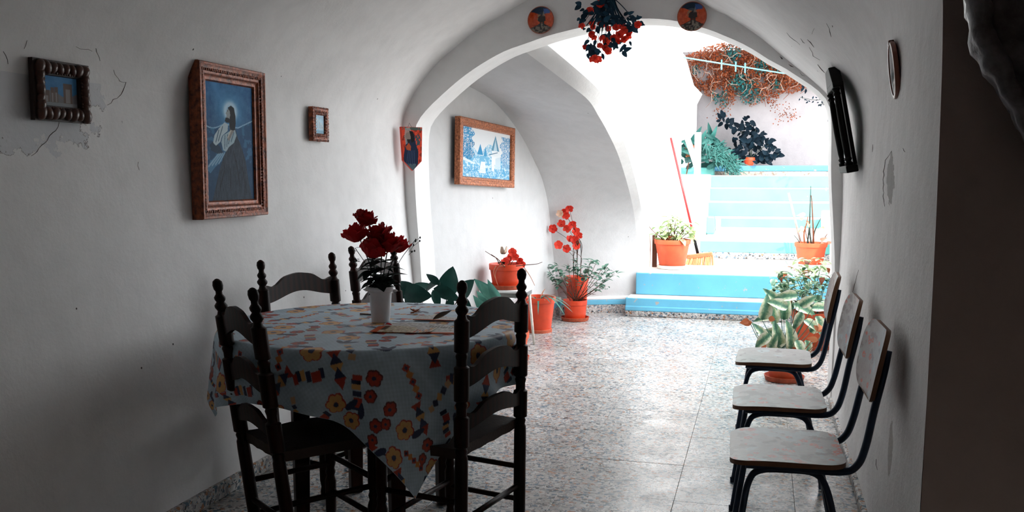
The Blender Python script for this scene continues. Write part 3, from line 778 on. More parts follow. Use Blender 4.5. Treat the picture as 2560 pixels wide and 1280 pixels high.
def flyer_fn(kind):
    def fn(U, V):
        A = np.empty(U.shape + (3,)); A[:] = rgb('#c9c4bd'); nz = vnoise(U * 3, V * 3, 14, 5)
        if kind == 0:
            A[:] = rgb('#d8cbb6'); put(A, U < .12, rgb('#c2501f')); put(A, (U > .12) & (U < .22) & (V > .35), rgb('#4b3020'))
            put(A, (nz > .56) & (U > .2) & (U < .7), rgb('#8e7a68')); put(A, (nz < .40) & (U > .2) & (U < .7), rgb('#b9b28c'))
            cu = np.floor((U - .7) / .05).astype(int); cv_ = np.floor(V / .33).astype(int)
            cols = [rgb('#b2402a'), rgb('#6a7d94'), rgb('#d08a4c'), rgb('#7d3a2c')]
            inn = (((U - .7) / .05) % 1 > .2) & ((V / .33) % 1 > .18) & (U > .7) & (U < .98)
            for k in range(4): put(A, inn & ((cu + cv_ * 3) % 4 == k), cols[k])
        else:
            A[:] = rgb('#d5d2cf'); put(A, V < .14, rgb('#c65f3c')); put(A, (nz > .57) & (V > .25), rgb('#a09a95'))
            put(A, (U > .55) & (U < .95) & (V > .6) & (V < .8) & (((U * 30) % 1) > .4), rgb('#8c8782'))
        return A
    return fn
def flat_print(name, label, cat, x, y, w, h, rz, kind, lift=0.004, crn=.012):
    o = painted(name, w, h, 60, 40, flyer_fn(kind), M['print'], None, curve=lambda U, V: -(crn * np.maximum(0, U - .75) ** 2 * 8 + .004 * np.sin(U * 5) * V))
    sol = o.modifiers.new('paper', 'SOLIDIFY'); sol.thickness = .0015; sol.offset = 0
    o.matrix_world = Matrix.Translation((x, y, TH + lift)) @ Matrix.Rotation(rz, 4, 'Z') @ Matrix.Rotation(-math.pi / 2, 4, 'X')
    return tag(o, label, cat)
flat_print('leaflet', 'colourful advertising leaflet lying near the front of the table', 'leaflet', -1.325, 3.27, .235, .12, .12, 0)
flat_print('newspaper', 'plain folded newspaper sheet lying below the leaflet', 'newspaper', -1.275, 3.33, .33, .22, .16, 1, .0018, .0)
flat_print('envelope', 'pale envelope with an orange edge beside the dried leaf', 'envelope', -1.30, 3.56, .17, .10, .15, 1, .006, .0)
# dried leaf, crumpled flower, petal, pencil
M['dry'] = simple('dried_leaf', hx('5d5a55'), .7)
o = link('dried_leaf', leaf_mesh('dried_leaf', .075, .05, [M['dry']], .75, -.45), None, aim((-1.285, 3.485, TH + .013), (.95, .2, .05))); tag(o, 'curled grey dried leaf lying on the table', 'leaf')
mb = MB(); rg = random.Random(3)
for k in range(14):
    a = rg.uniform(0, 6.28); d = Vector((math.cos(a), math.sin(a), rg.uniform(.1, 1.2))) * .025
    mb.tube([(0, 0, .004), tuple(d * .6), tuple(d + Vector((0, 0, -.004)))], [.002, .008, .001], 5, flat=.3)
o = mb.build('dried_flower', simple('dried_flower', hx('a05a40'), .8), smooth=True); o.location = (-1.44, 3.69, TH + .0035); tag(o, 'shrivelled reddish flower head lying behind the vase', 'flower')
o = link('fallen_petal', leaf_mesh('fallen_petal', .03, .02, [M['petal']], .5, .1, 5), None, aim((-1.44, 3.36, TH + .006), (.9, .3, 0))); tag(o, 'single dark red petal fallen beside the vase', 'petal')
mb = MB(); mb.tube([(-.07, 0, 0), (.062, 0, 0), (.078, 0, 0)], [.0038, .0038, .0005], 6); o = mb.build('pencil', simple('pencil_paint', hx('3a2a24'), .5), autos=40); o.location = (-1.585, 3.585, TH + .0048); o.rotation_euler = (0, 0, -.12); tag(o, 'dark pencil lying behind the vase on the cloth', 'pencil')

# ------------------------------------------------------------------ school chairs
M['tubeblue'] = simple('navy_tube', hx('10263d'), .38, .35, var=.2)
M['plyedge'] = simple('plywood_edge', hx('6f4a30'), .6, scale=60)
def rrect(w, d, r, n=6):
    out = []
    for cx, cy, a0 in ((w / 2 - r, d / 2 - r, 0), (-w / 2 + r, d / 2 - r, 90), (-w / 2 + r, -d / 2 + r, 180), (w / 2 - r, -d / 2 + r, 270)):
        for k in range(n + 1):
            a = math.radians(a0 + 90 * k / n); out.append((cx + r * math.cos(a), cy + r * math.sin(a)))
    return out
def formica_fn(seed, wear, flowers):
    def fn(U, V):
        rg = random.Random(seed); A = np.empty(U.shape + (3,)); A[:] = rgb('#989592')
        nz = vnoise(U, V, 5, seed); n2 = vnoise(U, V * 3, 16, seed + 1)
        A += ((nz - .5) * .12)[..., None]
        put(A, (n2 > .60), rgb('#8c8782'), .6); put(A, nz > .66, rgb('#9dbcc2'), .5)
        for k in range(flowers):
            x, y = rg.random(), rg.random(); s = rg.uniform(.016, .030)
            for q in range(5):
                a = q * 1.257 + k; put(A, np.hypot(U - x - s * math.cos(a), V - y - s * math.sin(a)) < s * .62, rgb('#b8431a'), 1.0)
        put(A, vnoise(U, V, 9, seed + 5) > 1 - wear, rgb('#6d6660'), .8)
        return np.clip(A, 0, 1)
    return fn
def panel(name, w, d, r, th, fn, parent, M_, bowf=None, nu=70, nv=70):
    """Rounded laminate board: painted top (child print surface) over a plywood edge."""
    ring = rrect(w, d, r)
    bf = bowf or (lambda x, y: 0)
    mb = MB(); n = len(ring); top = [(x, y, bf(x, y)) for x, y in ring]; bot = [(x, y, bf(x, y) - th) for x, y in ring]
    mb.grid([bot + bot[:1], top + top[:1]])
    m = 12; loops = [[(x * k / m, y * k / m, bf(x * k / m, y * k / m) - th) for x, y in ring] for k in range(m, 0, -1)]
    for a, b in zip(loops, loops[1:]): mb.grid([a + a[:1], b + b[:1]])
    edge = mb.build(name, M['plyedge'], parent, M=M_, autos=45)
    # painted face: polar grid clipped to the rounded outline
    K = 40; vs = []; P = resample(ring + ring[:1], 161)[:-1]; 
    for k in range(K + 1):
        f = k / K
        for x, y in P: vs.append((x * f, y * f, bf(x * f, y * f) + .0006))
    vs = np.array(vs); nP = len(P)
    F = [(k * nP + j, k * nP + (j + 1) % nP, (k + 1) * nP + (j + 1) % nP, (k + 1) * nP + j) for k in range(K) for j in range(nP)]
    me = bpy.data.meshes.new('laminate'); me.from_pydata(vs.tolist(), [], F); me.materials.append(M['formica'])
    setpaint(me, fn(vs[:, 0] / w + .5, vs[:, 1] / d + .5)); me.polygons.foreach_set('use_smooth', [True] * len(F))
    o = link('laminate', me, edge); o['label'] = 'worn pale laminate with orange flower print'
    return edge
def school_chair(x, y, rz, label, seed, wear, flowers):
    """Faces -x; origin below the seat centre."""
    e = empty('school_chair', (x, y, 0), rz, label=label, cat='chair', group='school chairs along the plaster wall')
    sh = .455; w2 = .165
    panel('seat', .375, .42, .07, .016, formica_fn(seed, wear, flowers), e, Matrix.Translation((-.005, 0, sh)), lambda a, b: -.012 * max(0, -a / .19) ** 3 - .004 * math.cos(b * 8))
    for s in (-1, 1):
        # side tube: along under the seat, sweeping up into the back
        pts = spline([(-.14, s * w2, sh - .03), (.0, s * w2, sh - .03), (.16, s * w2 * 1.05, sh - .03), (.212, s * w2 * 1.05, sh - .005), (.238, s * w2 * 1.02, sh + .06), (.262, s * w2 * .95, sh + .18), (.288, s * w2 * .9, sh + .30), (.300, s * w2 * .88, sh + .375)], 5)
        MB().tube(pts, .0125, 10).build('back_tube', M['tubeblue'], e, smooth=True)
        # bent leg pair
        pts = spline([(-.185, s * (w2 + .02), 0.004), (-.150, s * (w2 + .008), .25), (-.128, s * w2, sh - .085), (-.09, s * w2, sh - .045), (.0, s * w2 * .96, sh - .04), (.08, s * w2 * .96, sh - .045), (.118, s * w2, sh - .085), (.150, s * (w2 + .008), .25), (.20, s * (w2 + .02), 0.004)], 5)
        MB().tube(pts, .0115, 10).build('leg_tube', M['tubeblue'], e, smooth=True)
        for xx in (-.185, .20): MB().lathe([(.014, 0), (.015, .02), (.012, .024)], 10, (xx, s * (w2 + .02), 0.0)).build('foot_cap', M['tubeblue'], e, autos=40)
    MB().tube([(-.10, -w2, sh - .034), (-.10, w2, sh - .034)], .010, 8).build('cross_tube', M['tubeblue'], e, smooth=True)
    MB().tube([(.10, -w2, sh - .034), (.10, w2, sh - .034)], .010, 8).build('cross_tube', M['tubeblue'], e, smooth=True)
    Mb = Matrix.Translation((.276, 0, sh + .318)) @ Matrix.Rotation(math.radians(-79), 4, 'Y') @ Matrix.Rotation(0, 4, 'Z')
    panel('backrest', .245, .41, .09, .015, formica_fn(seed + 3, wear, flowers // 2), e, Mb, lambda a, b: -.020 * (1 - (b / .2) ** 2) + .016)
    return e
school_chair(.098, 3.30, .03, 'nearest school chair by the wall, orange flower print clear on its seat', 21, .36, 34)
school_chair(.085, 4.04, .02, 'middle school chair of the row by the wall, worn seat print', 31, .40, 22)
school_chair(.075, 4.95, -.02, 'third school chair by the wall, plain grey seat next to the leafy plant', 41, .30, 0)
# ------------------------------------------------------------------ pictures and wall things
def carved(name, c1, c2, sc=45.0):
    m, nt, b = newmat(name); v = objc(nt)
    f = noi(nt, v, sc, 5.0, .6)
    nt.links.new(ramp(nt, f, [(.32, c1), (.58, c2), (.75, tuple(min(1, x * 1.6) for x in c2))]), b.inputs['Base Color'])
    b.inputs['Roughness'].default_value = .38; b.inputs['Metallic'].default_value = .25
    bumpit(nt, b, f, .7, .006); return m
M['gilt'] = carved('dull_gilt_wood', hx('3a140a'), hx('8a4526'))
M['copper'] = carved('bright_gilt_wood', hx('6a3219'), hx('b9714a'), 70)
M['shellbrown'] = simple('brown_shell', hx('4a2a1e'), .35, scale=80, var=.35)
M['board'] = simple('dark_board', hx('2a1610'), .6)
M['black'] = simple('black_lacquer', hx('0b0a0a'), .6, var=.2, spec=.1)
def ring_frame(mb, w, h, prof):
    """Sweep (inward offset, height towards viewer) round a w x h rectangle facing -y."""
    loops = []
    for d, t in prof:
        a, b = w / 2 - d, h / 2 - d
        loops.append([(-a, -t, -b), (a, -t, -b), (a, -t, b), (-a, -t, b), (-a, -t, -b)])
    mb.grid(loops)
def wallM(x, y, z, rz=math.pi / 2, lean=0.0, roll=0.0):
    return Matrix.Translation((x, y, z)) @ Matrix.Rotation(rz, 4, 'Z') @ Matrix.Rotation(lean, 4, 'X') @ Matrix.Rotation(roll, 4, 'Y')
def beads(mb, w, h, off, t, r, step, sc=(1, .6, 1)):
    a, b = w / 2 - off, h / 2 - off
    for (x0, z0), (x1, z1) in (((-a, -b), (a, -b)), ((a, -b), (a, b)), ((a, b), (-a, b)), ((-a, b), (-a, -b))):
        n = max(2, int(round(math.hypot(x1 - x0, z1 - z0) / step)))
        for k in range(n):
            f = k / n; mb.ball((x0 + (x1 - x0) * f, -t, z0 + (z1 - z0) * f), r * R.uniform(.85, 1.15), 8, 5, sc=sc)

# --- large devotional print, robed figure
def icon_fn(U, V):
    """Blue night print: a robed figure kneeling in prayer with a soft glow round the head."""
    A = np.empty(U.shape + (3,)); nz = vnoise(U * 2, V * 3, 9, 2); n2 = vnoise(U * 2, V * 4, 40, 6); lin_ = vnoise(U * 1.2, V * 6, 60, 12)
    P = lambda pts: [((x - 110) / 390, 1 - (y - 180) / 940) for x, y in pts]
    g = np.clip(1.05 - V, 0, 1)[..., None]
    A[:] = rgb('#3a78ad') * (1 - g) + rgb('#33455a') * g
    A += ((nz - .5) * .16)[..., None] + ((lin_ - .5) * .06)[..., None]
    ray = np.exp(-((U - .20 - .55 * (1 - V)) / .10) ** 2) * np.clip((V - .7) / .3, 0, 1); A += (ray * .45)[..., None] * (rgb('#5aa4dd') - A)
    hal = np.hypot((U - .515) * .6, V - .765)
    A += (np.clip(1 - hal / .26, 0, 1) ** 1.4)[..., None] * (rgb('#6fbdf0') - A) * .9
    A += (np.exp(-((hal - .062) / .030) ** 2))[..., None] * (rgb('#d6ecf5') - A) * .8
    ridge = .632 - .02 * np.sin(U * 11) * (U < .5) + .075 * np.clip(U - .68, 0, 1) * 3 * (U < 1)
    below = V < ridge; put(A, below, rgb('#31597d'), .55); put(A, np.abs(V - ridge) < .006, rgb('#a9d3ec'), .75)
    put(A, below & (nz > .60) & (V > .30), rgb('#4c86b0'), .5)
    mant = P([(300, 480), (345, 520), (365, 600), (400, 690), (430, 800), (450, 960), (480, 1120), (150, 1120), (190, 960), (215, 860), (250, 760), (280, 700), (300, 560)])
    m = inpoly(U, V, mant); put(A, m, rgb('#3c4652'), .93)
    A[m] += ((vnoise(U * 5, V * 1.3, 16, 9) - .5) * .16)[m][:, None] + ((n2 - .5) * .06)[m][:, None]
    for a, b in (((300, 860), (300, 1040)), ((250, 880), (215, 1010)), ((350, 800), (372, 1000)), ((400, 850), (430, 1060)), ((330, 720), (345, 800))): put(A, segd(U, V, *P([a, b])) < .007, rgb('#232a33'), .75)
    put(A, inpoly(U, V, P([(110, 860), (150, 800), (200, 745), (250, 740), (235, 800), (180, 850), (140, 900)])), rgb('#5b8fb5'), .75)
    for k in range(4): put(A, segd(U, V, *P([(130 + 26 * k, 845 - 8 * k), (215 + 14 * k, 735)])) < .008, rgb('#a3c6db'), .7)
    put(A, inpoly(U, V, P([(150, 720), (140, 680), (165, 650), (215, 680), (245, 735), (200, 745)])), rgb('#2f4457'), .85)
    put(A, inpoly(U, V, P([(262, 492), (290, 505), (285, 560), (240, 600), (225, 650), (190, 682), (168, 660), (180, 600), (215, 545)])), rgb('#b9ccd4'))
    put(A, inpoly(U, V, P([(300, 560), (345, 545), (358, 590), (335, 650), (290, 690), (270, 725), (245, 715), (232, 650), (245, 600)])), rgb('#a7bfca'))
    for a, b in (((215, 560), (190, 650)), ((245, 530), (210, 640)), ((262, 600), (258, 700)), ((285, 590), (275, 680)), ((310, 580), (290, 660)), ((335, 570), (312, 640))): put(A, segd(U, V, *P([a, b])) < .008, rgb('#4d687c'), .8)
    put(A, segd(U, V, *P([(292, 620), (330, 545)])) < .02, rgb('#8f8f8c')); put(A, segd(U, V, *P([(285, 612), (318, 540)])) < .008, rgb('#c9c4b8'))
    put(A, inpoly(U, V, P([(292, 372), (318, 352), (342, 370), (352, 430), (352, 500), (345, 548), (315, 552), (300, 520), (302, 470), (308, 420), (300, 395)])), rgb('#23282e'))
    put(A, inpoly(U, V, P([(288, 380), (306, 395), (310, 430), (302, 462), (286, 470), (276, 452), (280, 432), (273, 420), (282, 402)])), rgb('#9aa3a6'))
    put(A, inpoly(U, V, P([(272, 452), (290, 452), (308, 462), (300, 492), (278, 494), (264, 480)])), rgb('#2a2f35'))
    put(A, inpoly(U, V, P([(284, 398), (294, 394), (292, 402)])), rgb('#2b3036'))
    return np.clip(A, 0, 1)
W_, H_ = .535, .672
e = empty('framed_print', (-2.345, 3.69, 1.543), math.pi / 2, label='large blue print of a kneeling robed figure in a heavy brown frame', cat='picture')
mb = MB(); ring_frame(mb, W_, H_, [(0, 0), (0, .048), (.004, .054), (.012, .055), (.02, .05), (.042, .042), (.05, .044), (.055, .038), (.062, .034), (.072, .034), (.078, .026), (.078, .01)])
mb.build('frame', M['gilt'], e, autos=35)
mb = MB(); beads(mb, W_, H_, .032, .046, .0075, .014); mb.build('frame_carving', M['gilt'], e, smooth=True)
painted('print', W_ - .15, H_ - .15, 200, 260, icon_fn, M['canvas'], e, Matrix.Translation((0, -.024, 0)))
MB().box(-W_ / 2 + .01, W_ / 2 - .01, -.022, 0, -H_ / 2 + .01, H_ / 2 - .01).build('backing', M['board'], e)
# --- shell frame
def ruins_fn(U, V):
    A = np.empty(U.shape + (3,)); A[:] = rgb('#4c86b8'); A += ((vnoise(U, V, 8, 1) - .5) * .1)[..., None]
    put(A, V < .42 + .1 * np.sin(U * 7), rgb('#7d7c80')); 
    for x, w, h in ((.10, .09, .52), (.27, .05, .62), (.38, .05, .64), (.72, .13, .78)):
        put(A, (np.abs(U - x) < w) & (V < h) & (V > .12), rgb('#6f5f58')); put(A, (np.abs(U - x) < w * .5) & (V < h - .18) & (V > .15), rgb('#94908f'))
    put(A, V < .14, rgb('#8f9599')); return np.clip(A, 0, 1)
e = empty('shell_picture_frame', (-2.352, 2.683, 1.683), math.pi / 2, label='small picture of ruined towers in a frame covered with brown shells', cat='picture')
w, h = .262, .205
mb = MB(); ring_frame(mb, w, h, [(0, 0), (0, .018), (.05, .018), (.052, .012), (.052, .006)]); mb.build('frame', M['board'], e)
painted('print', w - .10, h - .10, 120, 90, ruins_fn, M['print'], e, Matrix.Translation((0, -.008, 0)))
a, b = w / 2 - .026, h / 2 - .026; n = 0
for (x0, z0), (x1, z1), k in (((-a, -b), (a, -b), 7), ((a, -b), (a, b), 6), ((a, b), (-a, b), 7), ((-a, b), (-a, -b), 6)):
    for q in range(k):
        f = q / k; mb = MB(); r = R.uniform(.017, .0225) * (1.25 if q == 0 else 1)
        mb.ball((0, 0, 0), r, 12, 7, sc=(.85, .75, 1.15), M=Matrix.Rotation(R.uniform(-.6, .6), 3, 'Y'))
        mb.build('shell', M['shellbrown'], e, smooth=True, M=Matrix.Translation((x0 + (x1 - x0) * f, -.022, z0 + (z1 - z0) * f)))
w2, h2 = w - .085, h - .085
mb = MB(); beads(mb, w2, h2, 0, .022, .0055, .0115); mb.build('inner_shell_row', M['shellbrown'], e, smooth=True)
# --- small ornate frame
def ship_fn(U, V):
    A = np.empty(U.shape + (3,)); A[:] = rgb('#bfe2f5'); A += ((vnoise(U, V, 6, 3) - .5) * .2)[..., None]
    for x, hh in ((.3, .8), (.5, .72), (.68, .6), (.82, .5)): put(A, (np.abs(U - x) < .06) & (V < hh) & (V > .25), rgb('#dfe6ea'), .8); put(A, (np.abs(U - x) < .02) & (V < hh - .1) & (V > .3), rgb('#6d8ea6'), .8)
    put(A, V < .2, rgb('#7fb0cb'), .7); return np.clip(A, 0, 1)
e = empty('small_ornate_frame', (-2.35, 4.585, 1.67), math.pi / 2, label='smallest ornate copper frame between the big print and the arch', cat='picture')
w, h = .195, .19
mb = MB(); ring_frame(mb, w, h, [(.004, 0), (.004, .02), (.015, .026), (.04, .02), (.048, .014), (.05, .004)]); mb.build('frame', M['gilt'], e, autos=40)
mb = MB()
for off in (.010, .024, .037): beads(mb, w, h, off, .022, .0085, .016)
mb.build('frame_carving', M['gilt'], e, smooth=True)
painted('print', w - .086, h - .086, 90, 90, ship_fn, M['print'], e, Matrix.Translation((0, -.0155, 0)))
# --- landscape picture in the alcove
def chapel_fn(U, V):
    A = np.empty(U.shape + (3,)); A[:] = rgb('#e3e7ea'); nz = vnoise(U * 3, V * 2, 12, 4); n2 = vnoise(U * 4, V * 4, 22, 8)
    put(A, (V < .42), rgb('#cfe2ec')); put(A, (V < .46) & (nz > .5), rgb('#58a5cf'), .8); put(A, (V < .22) & (n2 > .48), rgb('#3f8fbf'), .7)
    put(A, (V > .3) & (V < .62 + .1 * np.sin(U * 14)) & (n2 > .44), rgb('#7ab9da'), .75)
    left = (U < .22 + .03 * np.sin(V * 30)) & (V > .35); put(A, left & (n2 > .42), rgb('#3d93c4')); put(A, left & (((U * 26) % 1) < .25) & (V < .75), rgb('#2f5f80'))
    rt = (U > .80 + .03 * np.sin(V * 24)) & (V > .25) & (V < .93); put(A, rt & (n2 > .40), rgb('#2f86ba')); put(A, rt & (((U * 30) % 1) < .28), rgb('#e2ecf2'))
    put(A, inpoly(U, V, [(.30, .48), (.36, .70), (.42, .48)]), rgb('#3b8fbf')); put(A, inpoly(U, V, [(.43, .46), (.465, .66), (.50, .46)]), rgb('#4b9ac6'))
    put(A, inpoly(U, V, [(.60, .30), (.60, .60), (.74, .63), (.74, .30)]), rgb('#e7ebee')); put(A, inpoly(U, V, [(.59, .60), (.675, .93), (.76, .60)]), rgb('#5d91ad'))
    put(A, inpoly(U, V, [(.635, .60), (.675, .86), (.715, .60)]), rgb('#b9d2df')); put(A, inpoly(U, V, [(.55, .50), (.72, .57), (.80, .50), (.78, .44)]), rgb('#dfe6ea')); put(A, segd(U, V, (.55, .5), (.72, .57)) < .008, rgb('#3c6f8c'))
    put(A, inpoly(U, V, [(.68, .20), (.68, .44), (.79, .48), (.79, .22)]), rgb('#cadbe4')); put(A, inpoly(U, V, [(.60, .16), (.66, .16), (.66, .34), (.60, .36)]), rgb('#e9edf0'))
    put(A, inpoly(U, V, [(.34, .10), (.48, .10), (.46, .34), (.38, .34)]), rgb('#e4ecf1')); put(A, inpoly(U, V, [(0, .40), (.24, .30), (.24, .26), (0, .34)]), rgb('#d9e6ed'))
    for k in range(26): put(A, segd(U, V, (R.random(), R.random() * .3), (R.random(), R.random() * .3)) < .004, rgb('#8cc3de'), .25)
    return np.clip(A, 0, 1)
W_, H_ = 1.085, .505
rz = math.atan2(2.93, .35)
e = empty('landscape_picture', (-2.158, 7.063, 1.558), rz, label='wide blue winter landscape with a chapel in a carved copper frame', cat='picture')
e.rotation_euler = (0, math.radians(2.2), rz)
mb = MB(); ring_frame(mb, W_, H_, [(0, 0), (0, .045), (.008, .05), (.03, .046), (.05, .04), (.058, .042), (.064, .03), (.068, .012)]); mb.build('frame', M['copper'], e, autos=35)
mb = MB(); beads(mb, W_, H_, .02, .044, .011, .026, (1.2, .55, .9)); beads(mb, W_, H_, .038, .042, .007, .019); mb.build('frame_carving', M['copper'], e, smooth=True)
painted('print', W_ - .13, H_ - .13, 300, 150, chapel_fn, M['canvas'], e, Matrix.Translation((0, -.026, 0)))
MB().box(-W_ / 2 + .01, W_ / 2 - .01, -.024, 0, -H_ / 2 + .01, H_ / 2 - .01).build('backing', M['board'], e)
# --- shield-shaped plaque on the pilaster
def plaque_fn(U, V):
    A = np.empty(U.shape + (3,)); A[:] = rgb('#e04a30'); nz = vnoise(U, V, 14, 7)
    put(A, nz > .60, rgb('#7c2a1c'), .8); put(A, (np.hypot(U - .78, V - .70) < .14) & (nz > .45), rgb('#46545a'))
    put(A, (V > .93) & (nz > .4), rgb('#4f5f58')); put(A, inpoly(U, V, [(.16, 0), (.12, .35), (.20, .56), (.24, .70), (.30, .82), (.50, .92), (.62, .84), (.66, .66), (.80, .45), (.78, .16), (.6, 0)]), rgb('#1f2b45'))
    put(A, inpoly(U, V, [(.20, .98), (.16, .78), (.22, .60), (.30, .62), (.34, .80), (.46, .93), (.40, 1)]), rgb('#a9b4b2'), .7)
    put(A, np.hypot((U - .36) * .55, V - .80) < .085, rgb('#8d7d74')); put(A, inpoly(U, V, [(.38, .92), (.56, .90), (.62, .68), (.48, .64), (.44, .80)]), rgb('#1d1c1e'))
    put(A, inpoly(U, V, [(.28, .72), (.42, .72), (.42, .64), (.30, .65)]), rgb('#2a2422')); put(A, inpoly(U, V, [(.22, .55), (.36, .64), (.46, .56), (.44, .46), (.26, .48)]), rgb('#b4502f'))
    for k in range(5): put(A, segd(U, V, (.24 + .09 * k, .12), (.34 + .07 * k, .46)) < .012, rgb('#4d6487'), .6)
    put(A, (V < .16) & (nz > .45), rgb('#5c7174'), .8)
    return np.clip(A, 0, 1)
pl = [(-.080, .145), (.080, .145), (.074, -.08), (.006, -.145), (-.066, -.075)]
e = empty('shield_plaque', (-2.268, 5.762, 1.568), math.radians(48), label='red shield-shaped plaque with a painted saint on the arch pilaster', cat='plaque')
MB().prism(pl, -.012, .010).build('plaque_board', simple('red_edge', hx('cc3a24'), .5), e, bevel=.003)
U, V = np.meshgrid(np.linspace(0, 1, 71), np.linspace(0, 1, 111), indexing='ij'); Af = plaque_fn(U, V)
def sh_w(v):   # left and right limits of the shield at height v
    z = -.143 + .286 * v
    xs_ = []
    for (x0, z0), (x1, z1) in zip(pl, pl[1:] + pl[:1]):
        if min(z0, z1) <= z <= max(z0, z1) and abs(z1 - z0) > 1e-6: xs_.append(x0 + (x1 - x0) * (z - z0) / (z1 - z0))
    return (min(xs_) + .003, max(xs_) - .003) if len(xs_) > 1 else (.003, .009)
vv = np.linspace(0, 1, 111); lims = [sh_w(v) for v in vv]
co = [(lims[j][0] + (lims[j][1] - lims[j][0]) * u, -.0127, -.143 + .286 * vv[j]) for u in np.linspace(0, 1, 71) for j in range(111)]
idx = np.arange(71 * 111).reshape(71, 111); F = np.stack([idx[:-1, :-1], idx[1:, :-1], idx[1:, 1:], idx[:-1, 1:]], -1).reshape(-1, 4)
me = bpy.data.meshes.new('painted_face'); me.from_pydata(co, [], F.tolist()); me.materials.append(M['print'])
Ux = np.array([(c[0] + .08) / .16 for c in co]).reshape(71, 111); setpaint(me, plaque_fn(Ux, V)); link('painted_face', me, e)
MB().tube([(-.02, .006, .14), (-.005, .012, .172), (.012, .006, .14)], .0012, 5).build('hanging_wire', M['black'], e)
# --- two plates on the arch
def plate_fn(seed):
    def fn(U, V):
        A = np.empty(U.shape + (3,)); nz = vnoise(U, V, 16, seed); r = np.hypot(U - .5, V - .5)
        A[:] = rgb('#c2481f'); A += ((nz - .5) * .25)[..., None]
        put(A, V > .74 + .05 * np.sin(U * 9), rgb('#25374a')); put(A, (V > .74) & (U > .6) & (U < .85) & (V < .9), rgb('#3f5f9c'))
        low = V < .34 - .34 * np.abs(U - .5) * 1.1 + .02; put(A, V < .40 - .5 * np.abs(U - .52), rgb('#857a6d')); put(A, (V < .40 - .5 * np.abs(U - .52)) & (nz > .5), rgb('#2a2421'))
        put(A, np.abs(V - (.40 - .5 * np.abs(U - .52))) < .014, rgb('#2a1512'))
        put(A, (np.hypot((U - .44), (V - .60)) < .11) & (nz > .35), rgb('#9a7c5a')); put(A, inpoly(U, V, [(.40, .62), (.52, .70), (.66, .64), (.68, .48), (.62, .46), (.62, .26), (.58, .26), (.56, .42), (.50, .42), (.49, .22), (.45, .22), (.45, .44), (.38, .48)]), rgb('#17100e'))
        put(A, inpoly(U, V, [(.54, .64), (.60, .82), (.66, .64)]), rgb('#9b958c'), .7)
        put(A, r > .472, rgb('#a8553a')); return np.clip(A, 0, 1)
    return fn
for k, (x, z, r, lab) in enumerate(((-1.400, 2.383, .087, 'round painted plate on the arch, nearer the picture wall'), (-.448, 2.364, .090, 'round painted plate on the arch, nearer the column mirror'))):
    e = empty('decorative_plate', (x, 5.845, z), 0, label=lab, cat='plate', group='painted plates on the arch')
    Mx = Matrix.Rotation(math.pi / 2, 4, 'X')
    MB().lathe([(.02, .0), (r * .6, .002), (r * .98, .014), (r, .0165), (r * .97, .0175), (r * .62, .009), (.001, .0085)], 40, M=Mx).build('plate_body', simple('terracotta_rim', hx('9c5138'), .35), e, autos=50)
    K, P = 46, 120; vs_ = [(r * .955 * f * math.cos(a), -(.0092 + (.0085 * max(0, f - .6) / .4)), r * .955 * f * math.sin(a)) for f in np.linspace(0, 1, K) for a in np.linspace(0, 2 * math.pi, P, endpoint=False)]
    F = [(i * P + j, i * P + (j + 1) % P, (i + 1) * P + (j + 1) % P, (i + 1) * P + j) for i in range(K - 1) for j in range(P)]
    me = bpy.data.meshes.new('painted_face'); me.from_pydata(vs_, [], F); me.materials.append(attrmat('glazed_paint', .2, spec=.5) if k == 0 else bpy.data.materials['glazed_paint'])
    va = np.array(vs_); setpaint(me, plate_fn(k + 2)(va[:, 0] / (2 * r) + .5, va[:, 2] / (2 * r) + .5)); link('painted_face', me, e)
# --- oval mirror on the right wall
M['mirror'] = bpy.data.materials.new('mirror_glass'); M['mirror'].use_nodes = True
_b = M['mirror'].node_tree.nodes['Principled BSDF']; _b.inputs['Metallic'].default_value = 1; _b.inputs['Roughness'].default_value = .04; _b.inputs['Base Color'].default_value = (.85, .87, .88, 1)
e = empty('oval_mirror', (.450, 3.60, 1.775), -math.pi / 2, label='small oval mirror in a brown frame on the stained wall', cat='mirror')
Mx = Matrix.Rotation(math.pi / 2, 4, 'X')
e.rotation_euler = (math.radians(7), 0, -math.pi / 2 - .05)
MB().lathe([(.070, 0), (.1, 0), (.104, .010), (.102, .016), (.096, .018), (.091, .017), (.089, .012)], 44, M=Mx, sx=1.15).build('frame', simple('brown_frame', hx('7a4430'), .4), e, autos=50)
MB().lathe([(.0005, .0145), (.0895, .0145)], 44, M=Mx, sx=1.15).build('mirror_glass', M['mirror'], e)
MB().box(-.03, .03, -.02, .0, .085, .105).build('hanger_block', simple('brown_block', hx('5c3526'), .5), e, bevel=.004)
# --- black mirror frame with turned columns, leaning out from the wall
e = empty('column_mirror', (.430, 4.90, 1.450), -math.pi / 2, label='black wooden wall mirror with turned columns leaning out near the arch', cat='mirror')
e.rotation_euler = (math.radians(11), 0, -math.pi / 2)
w, h = .40, .40
MB().box(-w / 2, w / 2, -.018, 0, 0, h).build('back_board', M['black'], e, bevel=.003)
MB().prism([(-w / 2, h), (w / 2, h), (w * .28, h + .085), (-w * .28, h + .085)], -.05, 0).build('pediment', M['black'], e, bevel=.005)
MB().box(-w / 2 - .01, w / 2 + .01, -.055, 0, -.035, 0).build('lower_rail', M['black'], e, bevel=.005)
MB().box(-w / 2 - .005, w / 2 + .005, -.05, 0, h - .02, h + .004).build('upper_rail', M['black'], e, bevel=.004)
for s in (-1, 1):
    MB().lathe([(.018, 0), (.020, .012), (.012, .02), (.019, .032), (.012, .042), (.0145, .06), (.0165, .18), (.0145, h - .08), (.012, h - .062), (.019, h - .052), (.012, h - .042), (.02, h - .03), (.016, h - .022)], 14, (s * (w / 2 - .02), -.036, 0)).build('column', M['black'], e, autos=40)
